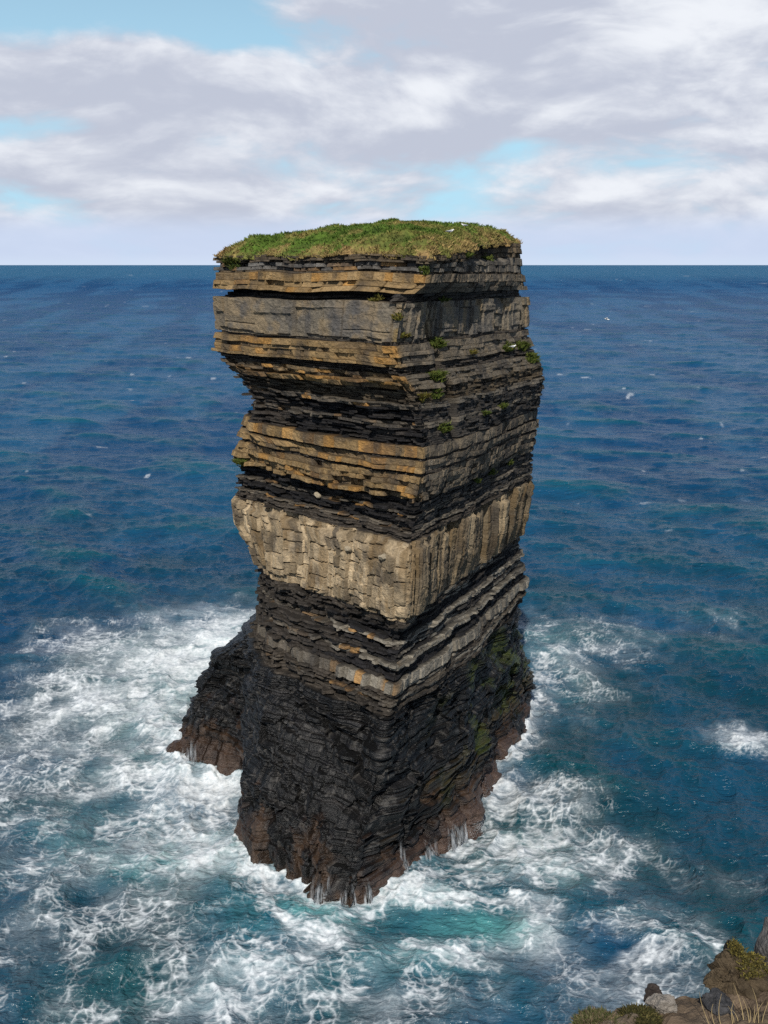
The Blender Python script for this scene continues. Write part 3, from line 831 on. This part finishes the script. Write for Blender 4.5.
contact = np.exp(-dwl / 1.1) * np.clip(.85 + .8 * fbm(Xg / 3, Yg / 3, 305, 3), .1, 1.2)
dens = np.clip(foam * .90 * (1 + .38 * fbm(Xg / 5, Yg / 7, 301, 4)) + .10 * fbm(Xg / 2, Yg / 3, 302, 3) * (foam > .03), 0, 1.15)
dens = np.maximum(dens, contact)
foam_src = dens
rr = Yg[:, 0] < 330                                   # lace is worked out where it can be seen
fx, fy, fd, fv = Xg[rr], Yg[rr], dens[rr], veil[rr]
wx_ = fx + 1.1 * fbm(fx / 8, fy / 8, 331, 2) + .20 * fbm(fx / .9, fy / .9, 332, 3)
wy_ = fy + 1.1 * fbm(fx / 8, fy / 8, 333, 2) + .20 * fbm(fx / .9, fy / .9, 334, 3)
patchy = sstep(-.75, .45, fbm(fx / 2.2, fy / 2.6, 341, 4))
inv = np.ones_like(fx)
for sc_, k_, al, sd in ((2.6, .15, .62, 351), (1.3, .22, .58, 352), (.66, .27, .50, 353)):
    e = voro_edge(wx_ / sc_ * .8, wy_ / sc_, sd)
    wd = np.clip(fd, 0, 1) * k_ * (.2 + 1.5 * patchy) + 1e-4
    th = np.exp(-(e / wd) ** 1.5) * al * sstep(.03, .30, fd) * (.15 + 1.0 * patchy)
    inv *= 1 - np.clip(th, 0, 1)
rg1 = 1 - np.abs(fbm(wx_ / 3.4, wy_ / 2.4, 361, 5, .62)) * 1.5                    # ridged threads that join up
rg2 = fbm(wx_ / .9, wy_ / .6, 363, 4, .65) * .5 + .5
rag = .50 * rg1 + .50 * rg2 + .04
th_ = 1.12 - fd * .60 + .08 * (1 - patchy)
inv *= 1 - .84 * sstep(th_ - .17, th_ + .17, rag)
hole = sstep(.18, .5, vnoise(wx_ / .75, wy_ / .45, 365) * .6 + vnoise(wx_ / .36, wy_ / .24, 366) * .5)
inv = 1 - (1 - inv) * (1 - .5 * hole * sstep(1.05, .6, fd))
inv *= 1 - np.clip(fv * (.40 + .42 * fbm(fx / 3.5, fy / 2.2, 371, 5)) , 0, .78)
inv *= 1 - np.clip(.32 * fd * (1 + fbm(fx / 3, fy / 3, 373, 3)), 0, .3)
foam = np.zeros_like(Xg); foam[rr] = 1 - inv
foam = np.maximum(foam, np.clip(contact, 0, 1) ** 1.5 * .85 * (.55 + .6 * vnoise(Xg / .5, Yg / .5, 375)))
aer = np.clip(aer, 0, 1) * np.clip(.75 + .5 * fbm(Xg / 3.0, Yg / 3.6, 381, 4), 0, 1.2)
hgt += .5 * np.clip(contact, 0, 1) * np.clip(fbm(Xg / 1.4, Yg / 1.4, 377, 4) + .1, 0, 1)
hgt += 0.30 * np.clip(foam_src, 0, 1) * sstep(400, 200, Yg) * (0.2 + .6 * fbm(Xg / 2.6, Yg / 2.6, 307, 3)) + .05 * foam * sstep(300, 150, Yg)
jac = s1[..., 3] * fade + (1 - fade)
gate = sstep(.25, .6, vnoise(Xg / 40, Yg / 70, 309))
wcap = sstep(.36, .16, jac + .16 * (1 - gate)) * fade * .7
far_n = vnoise(Xg / (3 + Yg * .007), Yg / (2 + Yg * .007), 311) * .6 + vnoise(Xg / (1.2 + Yg * .003), Yg / (.9 + Yg * .003), 312) * .4
wcap = np.maximum(wcap, sstep(.60, .78, far_n - .13 + .24 * vnoise(Xg / 90, Yg / 260, 313)) * (.2 + .4 * sstep(1200, 250, Yg)) * sstep(140, 260, Yg) * sstep(12000, 3500, Yg))
near = sstep(420, 70, Yg)
crest = np.clip(s1[..., 0] / .9, 0, 1) * fade
gust = sstep(-.35, .35, fbm(Xg / 55, Yg / 140, 391, 4) * .6 + fbm(Xg / (9 + Yg * .012), Yg / (12 + Yg * .05), 392, 3) * .5)
teal = sstep(300, 75, Yg) * np.clip(.72 + .5 * fbm(Xg / 9, Yg / 14, 393, 4), 0, 1)
sea_v = np.stack([Xd, Yd, hgt], -1).reshape(-1, 3)
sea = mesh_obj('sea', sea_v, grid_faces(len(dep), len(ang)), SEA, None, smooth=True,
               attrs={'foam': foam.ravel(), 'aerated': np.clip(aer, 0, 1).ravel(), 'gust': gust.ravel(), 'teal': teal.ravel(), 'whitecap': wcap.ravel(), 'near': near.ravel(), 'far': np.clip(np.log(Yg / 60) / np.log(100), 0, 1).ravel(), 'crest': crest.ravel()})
me = sea.data
if me.polygons[len(me.polygons) // 2].normal.z < 0: me.flip_normals()
tag(sea, kind='structure')

# ---- white water running back off the foot of the rock
def cascade(px0, px1, py, n, label, seed):
    rg = np.random.default_rng(seed); V = []; Fq = []; fades = []
    for k in range(n * 2):
        x = rg.uniform(px0, px1)
        p, nn = on_rock(x, py + 7 + rg.normal(0, 5), 2.5)
        q = p + nn * .12
        wv = rg.uniform(.12, .38); sd = np.array([-nn[1], nn[0], 0]); steps = 9; b0 = len(V)
        zend = -.2; out_ = rg.uniform(.15, .6); drift = rg.normal(0, .1); al = rg.uniform(.2, .7)
        for s in range(steps):
            f = s / (steps - 1)
            c = q + nn * out_ * f ** .5 + sd * drift * f; c = np.array([c[0], c[1], q[2] * (1 - f ** 1.3) + zend * f ** 1.3])
            ww = wv * (.45 + .75 * f)
            V += [c - sd * ww, c + nn * .10, c + sd * ww, c - nn * .05]
            fades += [0, al * min(1, f * 2.2), 0, al * min(1, f * 2.2) * .5]
        for s in range(steps - 1):
            for e in range(4):
                e2 = (e + 1) % 4
                Fq.append((b0 + s * 4 + e, b0 + s * 4 + 4 + e, b0 + s * 4 + 4 + e2, b0 + s * 4 + e2))
    V = np.array(V)
    o = mesh_obj('water_cascade', V, np.array(Fq), FALL, None, smooth=True, attrs={'veil': np.array(fades)}, origin=(V[:, 0].mean(), V[:, 1].mean(), 0))
    return tag(o, label, 'cascade', 'cascades of white water running off the foot of the stack')
cascade(448, 464, 820, 16, 'widest white cascade, pouring off the right face of the foot', 1)
cascade(424, 438, 838, 10, 'broken white cascade just left of the widest one', 2)
cascade(399, 406, 850, 6, 'thin tall white cascade right of the front corner', 3)
cascade(363, 369, 880, 5, 'narrow white streak running down the front corner\'s right side', 4)
cascade(342, 350, 884, 5, 'narrow white streak at the tip of the front corner', 5)
cascade(318, 330, 872, 7, 'fan of white water left of the front corner', 6)
cascade(260, 266, 858, 4, 'small white streak at the left end of the front block', 7)
cascade(186, 196, 742, 8, 'white run-off on the seaward end of the left buttress', 8)

# ---- spray thrown up where the swell breaks on the rock
def spray():
    rg = np.random.default_rng(77); cs, rs = [], []
    front = np.where((seg_id >= 1) & (seg_id <= 5))[0]
    r0 = np.argmin(np.abs(Z0 - .3))
    for k in range(46):
        j = int(rg.choice(front)); p = ROCKP[r0, j]; nn = np.array([Nrm[r0, j, 0], Nrm[r0, j, 1], 0])
        n = int(rg.integers(40, 170)); hgt_ = rg.uniform(.4, 1.7) * (1.3 if rg.random() < .3 else .8)
        sd = np.array([-nn[1], nn[0], 0])
        u = rg.random(n) ** 1.8
        c = p + nn * (.25 + rg.uniform(0, .9, n) * (1 - .4 * u))[:, None] + sd * (rg.normal(0, .55, n) * (1 - .5 * u))[:, None]
        c[:, 2] = .1 + u * hgt_
        cs.append(c); rs.append(rg.uniform(.006, .022, n) * (1 - .5 * u))
    c = np.concatenate(cs); r = np.concatenate(rs)
    t4 = np.array([(1, 0, 0), (-1, 0, 0), (0, 1, 0), (0, -1, 0), (0, 0, 1), (0, 0, -1)], float)
    V = (c[:, None] + t4[None] * r[:, None, None]).reshape(-1, 3)
    fo = np.array([(0, 2, 4), (2, 1, 4), (1, 3, 4), (3, 0, 4), (2, 0, 5), (1, 2, 5), (3, 1, 5), (0, 3, 5)])
    Fq = (np.arange(len(c))[:, None, None] * 6 + fo[None]).reshape(-1, 3)
    o = mesh_obj('sea_spray', V, Fq, SPRAY, None, smooth=True)
    tag(o, 'fine white spray droplets thrown up along the waterline of the stack', 'spray', kind='stuff')
spray()

# ================================================================== GULLS
def sweep_body(path, radii, n=10, squash=1.0):
    V = []; path = np.array(path, float)
    for i, p in enumerate(path):
        for k in range(n):
            a = 2 * math.pi * k / n
            V.append(p + np.array([0, math.cos(a) * radii[i], math.sin(a) * radii[i] * squash]))
    Fq = [(i * n + k, i * n + (k + 1) % n, (i + 1) * n + (k + 1) % n, (i + 1) * n + k) for i in range(len(path) - 1) for k in range(n)]
    return np.array(V), np.array(Fq)
def gull(loc, heading, flying, label, s=1.0):
    root = empty('gull', loc); root.rotation_euler[2] = heading
    tag(root, label, 'gull', 'white gulls on and around the sea stack')
    bv, bf = sweep_body([(-.30, 0, .16), (-.24, 0, .165), (-.12, 0, .17), (0, 0, .18), (.10, 0, .20), (.17, 0, .24), (.20, 0, .27), (.25, 0, .275), (.28, 0, .27)],
                        [.012, .04, .07, .085, .078, .055, .048, .042, .006], 10)
    k = np.array([s, s, s])
    def part(name, v, f, m):
        me_o = mesh_obj(name, np.asarray(v) * k, f, m, None, smooth=True)
        me_o.parent = root; return me_o
    part('body', bv, bf, FEATHER)
    kv, kf = sweep_body([(.275, 0, .272), (.31, 0, .268), (.335, 0, .258)], [.014, .010, .002], 6)
    part('beak', kv, kf, BEAK)
    for sd in (-1, 1):
        if flying:
            ys = [.05, .25, .42, .62]; zc = [.22, .34, .36, .30]; xc = [.02, .06, .02, -.12]; ch = [.20, .17, .13, .02]
        else:
            ys = [.075, .088, .07, .03]; zc = [.215, .20, .185, .175]; xc = [.08, -.04, -.18, -.34]; ch = [.05, .10, .08, .02]
        V = []
        for y, z, x, c in zip(ys, zc, xc, ch):
            if flying: V += [(x + c * .5, sd * y, z), (x, sd * y, z + .018), (x - c * .5, sd * y, z), (x, sd * y, z - .006)]
            else: V += [(x, sd * y, z + c * .5), (x, sd * (y + .02), z), (x, sd * y, z - c * .5), (x, sd * (y - .02), z)]
        Fq = [(i * 4 + e, i * 4 + (e + 1) % 4, i * 4 + 4 + (e + 1) % 4, i * 4 + 4 + e) for i in range(3) for e in range(4)]
        part('wing', V, np.array(Fq), GREYF if not flying else FEATHER)
    if not flying:
        for sd in (-1, 1):
            lv, lf = sweep_body([(0, 0, 0), (0, 0, 0)], [.01, .01], 5)
            V = np.array([(x, sd * .035 + y, z) for z in (0, .11) for (x, y) in ((.01, 0), (0, .01), (-.01, 0), (0, -.01))])
            Fq = np.array([(e, (e + 1) % 4, 4 + (e + 1) % 4, 4 + e) for e in range(4)])
            part('leg', V, Fq, BEAK)
    return root
gp = at_depth(607, 321, 125)
gull(gp, 2.9, True, 'white gull flying over the open sea to the right of the stack', 1.0)
tpx, tpy, tpd = project(TV)
def on_turf(px, py):
    q = np.where((np.abs(tpx - px) < 3) & (np.abs(tpy - py) < 3))
    if len(q[0]) == 0:
        k = np.argmin((tpx - px) ** 2 + (tpy - py) ** 2); return TV.reshape(-1, 3)[k]
    k = np.argmin(tpd[q]); return TV[q[0][k], q[1][k]]
gull(on_turf(453, 233) + np.array([0, -.1, .12]), .4, False, 'white gull resting on the grass slope of the stack top', 1.15)
gull(on_turf(467, 226) + np.array([0, 0, .10]), 2.6, False, 'white gull resting on the skyline of the stack top', 1.0)
p, nn = on_rock(512, 352, 2.5)
gull(p + nn * .25 + np.array([0, 0, .15]), .2, False, 'white gull resting in the largest green patch of the right edge', 1.15)

# ================================================================== CLIFF EDGE UNDER THE CAMERA
GZ = CAM_Z - 1.62
_e = np.array([at_height(px, py, GZ)[:2] for (px, py) in [(545, 1042), (570, 1026), (592, 1014), (618, 1004), (645, 996), (690, 988), (720, 986), (768, 980)]])
_ex = np.concatenate([[-14, -4, -.3, .2], _e[:, 0], [1.6, 4, 16]]); _ey = np.concatenate([[-.8, .4, 1.15, 1.55], _e[:, 1], [2.5, 2.9, 3.2]])
def edge_y(x):
    return np.interp(x, _ex, _ey) + .012 * vnoise(x / .07, 0 * x, 401) + .008 * vnoise(x / .03, 0 * x, 402)
gx = np.concatenate([np.linspace(-14, -1, 40, endpoint=False), np.linspace(-1, 2.2, 260, endpoint=False), np.linspace(2.2, 16, 50)])
tt = np.concatenate([np.linspace(-12, -1.2, 20, endpoint=False), np.linspace(-1.2, 0, 140)])
top = []
ey = edge_y(gx)
for t_ in tt:
    y = ey + t_
    z = GZ + .022 * fbm(gx / .16, y / .16, 411, 5) + .010 * fbm(gx / .04, y / .04, 413, 3) + .08 * fbm(gx / 1.5, y / 1.5, 412, 3) * sstep(0, -1, t_ + 0 * gx) - .02 * sstep(-.06, 0, t_ + 0 * gx)
    top.append(np.column_stack([gx, y, z]))
drop = np.concatenate([np.linspace(.02, 2, 40), np.linspace(2.2, 46, 40), [50]])
for dd in drop:
    last = top[len(tt) - 1]
    y = ey + .03 * min(dd * 8, 1) * fbm(gx / .15, dd / .15 + 0 * gx, 421, 4) + .5 * fbm(gx / 2, dd / 2 + 0 * gx, 422, 4) * sstep(.3, 3, dd + 0 * gx) * 1.0 - .10 * min(dd, 1.0) - .02 * dd
    top.append(np.column_stack([gx, y, last[:, 2] - dd]))
GV = np.array(top)
gt_ = np.ones(GV.shape) * np.array((.150, .112, .078))
peb = sstep(.15, .6, fbm(GV[..., 0] / .05, GV[..., 1] / .05, 431, 3))[..., None]
gt_ = gt_ * (1 - .5 * peb) + np.array((.20, .165, .125)) * .5 * peb
gras = sstep(.0, .5, fbm(GV[..., 0] / .25, GV[..., 1] / .25, 433, 4) - .2)[..., None]
gt_ = gt_ * (1 - .6 * gras) + np.array((.06, .055, .02)) * .6 * gras
gf_ = grid_faces(len(GV), len(gx))
ground = mesh_obj('cliff_edge', GV.reshape(-1, 3), gf_, SOIL, None, smooth=False, attrs={'tint': gt_.reshape(-1, 3)})
if ground.data.polygons[50].normal.z < 0: ground.data.flip_normals()
tag(ground, kind='structure')
def ground_z(x, y):
    d = (GV[..., 0] - x) ** 2 + (GV[..., 1] - y) ** 2
    k = np.argmin(d[:len(tt)]); return GV[:len(tt)].reshape(-1, 3)[k][2]
GRP = 'stones lying on the cliff edge in the foreground'
def fg_stone(px, py, size, seed, tint, name, label, cat='stone', z=GZ - .02, rotz=0., res=22, sink=.4, rough=.3):
    p = at_height(px, py, z)
    gz = ground_z(p[0], p[1])
    return lump((p[0], p[1], gz + size[2] * (1 - sink)), size, seed, tint, name, label, cat, STONE, GRP, res, rough * 2.2, rotz=rotz)
fg_stone(734, 990, (.072, .065, .066), 61, (.085, .064, .040), 'boulder', 'dark brown boulder with yellow moss on its crest, at the cliff edge', 'boulder', rough=.6, res=40)
fg_stone(774, 980, (.05, .06, .13), 62, (.10, .096, .094), 'boulder', 'dark grey upright slab at the right border behind the mossy boulder', 'boulder', res=26)
fg_stone(662, 1013, (.045, .035, .03), 63, (.24, .215, .185), 'stone', 'pale grey wedge-shaped stone lying on bare soil left of the boulder', rotz=.4)
fg_stone(716, 1012, (.05, .04, .025), 64, (.055, .055, .058), 'stone', 'dark flat stone on the soil below the mossy boulder', rotz=-.2)
fg_stone(655, 994, (.035, .03, .02), 65, (.05, .04, .035), 'stone', 'small dark stone on the rim of the cliff edge', rotz=.9)
# mossy and grassy clumps
def fg_clump(px, py, r, n, length, width, tints, name, label, cat, z=GZ, seed=1, lift=0.):
    p = at_height(px, py, z); rg = np.random.default_rng(seed)
    a = rg.uniform(0, 6.283, n); q = np.sqrt(rg.random(n)) * r
    x = p[0] + np.cos(a) * q; y = p[1] + np.sin(a) * q
    gz = ground_z(p[0], p[1])
    dome = np.sqrt(np.clip(1 - (q / r) ** 2, 0, 1)) * r * (.32 + .12 * vnoise(x / .02, y / .02, 441))
    cs = np.column_stack([x, y, gz + dome - .02 + lift])
    t_ = np.array(tints)
    def tf(c, g_): return t_[g_.integers(0, len(t_), len(c))] * g_.uniform(.6, 1.35, len(c))[:, None]
    v, f, tc = blades(cs, length, width, 1.2, 4, tf, rg, .4)
    o = mesh_obj(name, v, f, LEAF, None, attrs={'tint': tc}, origin=(p[0], p[1], gz))
    return tag(o, label, cat)
fg_clump(598, 1028, .048, 1100, .014, .004, [(.07, .075, .025), (.11, .10, .05), (.05, .06, .02), (.15, .11, .07)], 'heath_tuft', 'rounded grey-green heath tuft at the bottom border, left end of the cliff edge', 'plant', seed=2)
fg_clump(640, 1018, .042, 800, .011, .004, [(.05, .05, .015), (.10, .085, .03), (.03, .03, .012)], 'moss_clump', 'dark olive moss clump between the heath tuft and the pale stone', 'plant', seed=3)
# yellow moss creeping over the boulder's crest
bo = bpy.data.objects['boulder']; nv_ = len(bo.data.vertices)
bvv = np.zeros(nv_ * 3, np.float32); bo.data.vertices.foreach_get('co', bvv); bvv = bvv.reshape(-1, 3) + np.array(bo.location)
up = bvv[(bvv[:, 2] > np.quantile(bvv[:, 2], .62)) & (vnoise(bvv[:, 0] / .03, bvv[:, 1] / .03, 451) > -.25) & (bvv[:, 0] > np.quantile(bvv[:, 0], .35))]
rg = np.random.default_rng(4); cs = up[rg.integers(0, len(up), 900)] + rg.normal(0, .004, (900, 3))
mt_ = np.array([(.15, .125, .03), (.10, .085, .025), (.06, .055, .02)])
v, f, tc = blades(cs, .006, .004, 1.4, 3, lambda c, g_: mt_[g_.integers(0, 3, len(c))] * g_.uniform(.6, 1.3, len(c))[:, None], rg, .4)
tag(mesh_obj('moss_patch', v, f, LEAF, None, attrs={'tint': tc}, origin=tuple(up.mean(0))), 'yellow-green moss growing over the crest of the brown boulder', 'moss')
rg = np.random.default_rng(9)
dg_root = at_height(738, 1022, GZ)
dg = empty('dry_grass', (dg_root[0], dg_root[1], ground_z(dg_root[0], dg_root[1])))
tag(dg, 'sparse dry straw-coloured grass stems standing in front of the brown boulder', 'grass')
for (px, py, tx_, ty_) in [(712, 1024, 704, 994), (726, 1024, 722, 996), (742, 1020, 736, 985), (748, 1024, 744, 1000), (758, 1024, 762, 1004), (735, 1024, 728, 1008), (760, 1024, 752, 990), (719, 1024, 716, 1006), (731, 1024, 739, 1002), (753, 1024, 747, 1010), (765, 1024, 768, 996), (741, 1024, 731, 1012), (748, 1024, 756, 1008)]:
    a = at_height(px, py + 6, GZ); a[2] = ground_z(a[0], a[1]) - .02
    bt = at_depth(tx_, ty_, a[1] + .02)
    V = []; n = 9
    for i in range(n):
        f = i / (n - 1); c = a * (1 - f) + bt * f + np.array([.008 * math.sin(f * 3 + px), .01 * math.sin(f * 2.4), 0]); r = .0011 * (1 - .7 * f)
        for k in range(5): V.append(c + np.array([math.cos(k * 1.2566) * r, math.sin(k * 1.2566) * r, 0]))
    Fq = [(i * 5 + k, i * 5 + (k + 1) % 5, (i + 1) * 5 + (k + 1) % 5, (i + 1) * 5 + k) for i in range(n - 1) for k in range(5)]
    mesh_obj('stem', np.array(V), np.array(Fq), STRAW, dg, smooth=True, origin=tuple(dg.location))

# ================================================================== LIGHT, SKY, CAMERA
SUN_EL = math.radians(42)
SUN_DIR = Vector((-0.13, -0.99, 0)).normalized() * math.cos(SUN_EL) + Vector((0, 0, math.sin(SUN_EL)))
sun = bpy.data.lights.new('sun', 'SUN'); sun.energy = 4.3; sun.angle = math.radians(0.6); sun.color = (1.0, 0.94, 0.85)
so = bpy.data.objects.new('sun', sun); COL.objects.link(so)
so.rotation_euler = (-SUN_DIR).to_track_quat('-Z', 'Y').to_euler(); so.location = (0, 0, 120)

world = bpy.data.worlds.new('World'); SC.world = world; world.use_nodes = True
t = NT(world.node_tree); bg = world.node_tree.nodes['Background']
sky = t.new('ShaderNodeTexSky', sky_type='NISHITA'); sky.sun_disc = False
sky.sun_elevation = SUN_EL; sky.sun_rotation = math.atan2(SUN_DIR.x, SUN_DIR.y)
sky.ozone_density = 1.2; sky.air_density = 1.0; sky.dust_density = 0.6
dirv = t.new('ShaderNodeTexCoord').outputs['Generated']
sep = t.new('ShaderNodeSeparateXYZ'); t.put(sep.inputs[0], dirv)
el = sep.outputs['Z']
wv = t.vmath('SCALE', t.vmath('SUBTRACT', t.noise(t.vmath('MULTIPLY', dirv, (1, 1, 2.2)), 3.0, 3, .5, col=True), (.5, .5, .5)), scale=.18)
q = t.vmath('ADD', t.vmath('MULTIPLY', dirv, (1, 1, 2.6)), wv)
def cloud_density(v):
    return t.math('ADD', t.math('MULTIPLY', t.noise(v, 4.0, 4, .56), .62), t.math('MULTIPLY', t.noise(t.vmath('ADD', v, (0, 0, 3.1)), 10.0, 6, .60), .38))
dens = cloud_density(q)
dens_up = cloud_density(t.vmath('ADD', q, (-.010, 0, .034)))
n_big = t.noise(t.vmath('ADD', q, (5.0, 0, 0)), 3.0, 3, .5)
def sky_dir(px, py):
    v = np.array([(px - 384) / F, CT + (512 - py) / F * ST, -ST + (512 - py) / F * CT]); return v / np.linalg.norm(v)
def spot(px, py, rad, stretch=2.2):
    d = t.vmath('MULTIPLY', t.vmath('SUBTRACT', dirv, tuple(sky_dir(px, py))), (1, 1, stretch))
    return t.range(t.vmath('LENGTH', d), 0.0, rad / F, 1.0, 0.0)
cov = t.math('SUBTRACT', t.math('ADD', dens, 0.10), t.range(el, .23, .36, 0.0, .34))
for (px, py, rad, a) in [(110, -14, 200, .26), (20, 4, 100, .16), (400, 118, 100, .115), (235, 148, 90, .12), (525, 146, 50, .11), (15, 132, 70, .10), (70, 122, 60, .08)]:
    cov = t.math('SUBTRACT', cov, t.math('MULTIPLY', spot(px, py, rad), a))
for (px, py, rad, a) in [(120, 45, 90, .12), (560, 60, 260, .14), (250, 90, 120, .08)]:
    cov = t.math('ADD', cov, t.math('MULTIPLY', spot(px, py, rad), a))
cloud = t.range(cov, .45, .61)
# cloud body: sunlit white tops to violet-grey bellies
shade = t.math('ADD', t.math('ADD', .5, t.math('MULTIPLY', t.math('SUBTRACT', dens_up, dens), 1.75)), t.math('MULTIPLY', t.math('SUBTRACT', n_big, .5), .45))
for (px, py, rad, a) in [(690, 20, 130, -.22), (290, 190, 150, -.10), (90, 30, 110, -.08), (480, 75, 240, .09), (120, 95, 170, .08), (640, 110, 200, .05), (520, 205, 180, .05)]:
    shade = t.math('ADD', shade, t.math('MULTIPLY', spot(px, py, rad), a))
ccol = t.mix(t.range(shade, .22, .64), (.87, .90, .955), (.535, .575, .685))
low = t.range(el, .012, .055, 1.0, 0.0)
ccol = t.mix(t.math('MULTIPLY', low, .55), ccol, (.60, .68, .86))
skyc = t.vmath('SCALE', sky.outputs[0], scale=0.085)
skyc = t.mix(t.range(el, .0, .50, .9, .0), skyc, (.46, .78, .98))
c = t.mix(cloud, skyc, ccol)
c = t.mix(t.range(el, .024, .050, .78, 0.0), c, (.60, .70, .90))
c = t.mix(t.range(el, .0, .012, .5, 0.0), c, (.68, .78, .93))
c = t.mix(t.range(el, -.06, -.01, 1.0, 0.0), c, (.03, .06, .10))
t.put(bg.inputs['Color'], c); bg.inputs['Strength'].default_value = 1.0

cam = bpy.data.cameras.new('camera'); co = bpy.data.objects.new('camera', cam); COL.objects.link(co)
co.location = (0, 0, CAM_Z); co.rotation_euler = (math.pi / 2 - PITCH, 0, 0)
cam.sensor_fit = 'VERTICAL'; cam.sensor_height = 24.0; cam.lens = 24.0 * F / H
cam.clip_start = .05; cam.clip_end = 1.0e6
SC.camera = co
SC.view_settings.view_transform = 'Standard'; SC.view_settings.look = 'None'
SC.view_settings.exposure = 0.0; SC.view_settings.gamma = 1.0
SC.cycles.use_denoising = False
SC.cycles.sample_clamp_indirect = 4.0; SC.cycles.sample_clamp_direct = 6.0
SC.cycles.max_bounces = 4; SC.cycles.diffuse_bounces = 3; SC.cycles.glossy_bounces = 2
print('rows', NR, 'cols', NC)
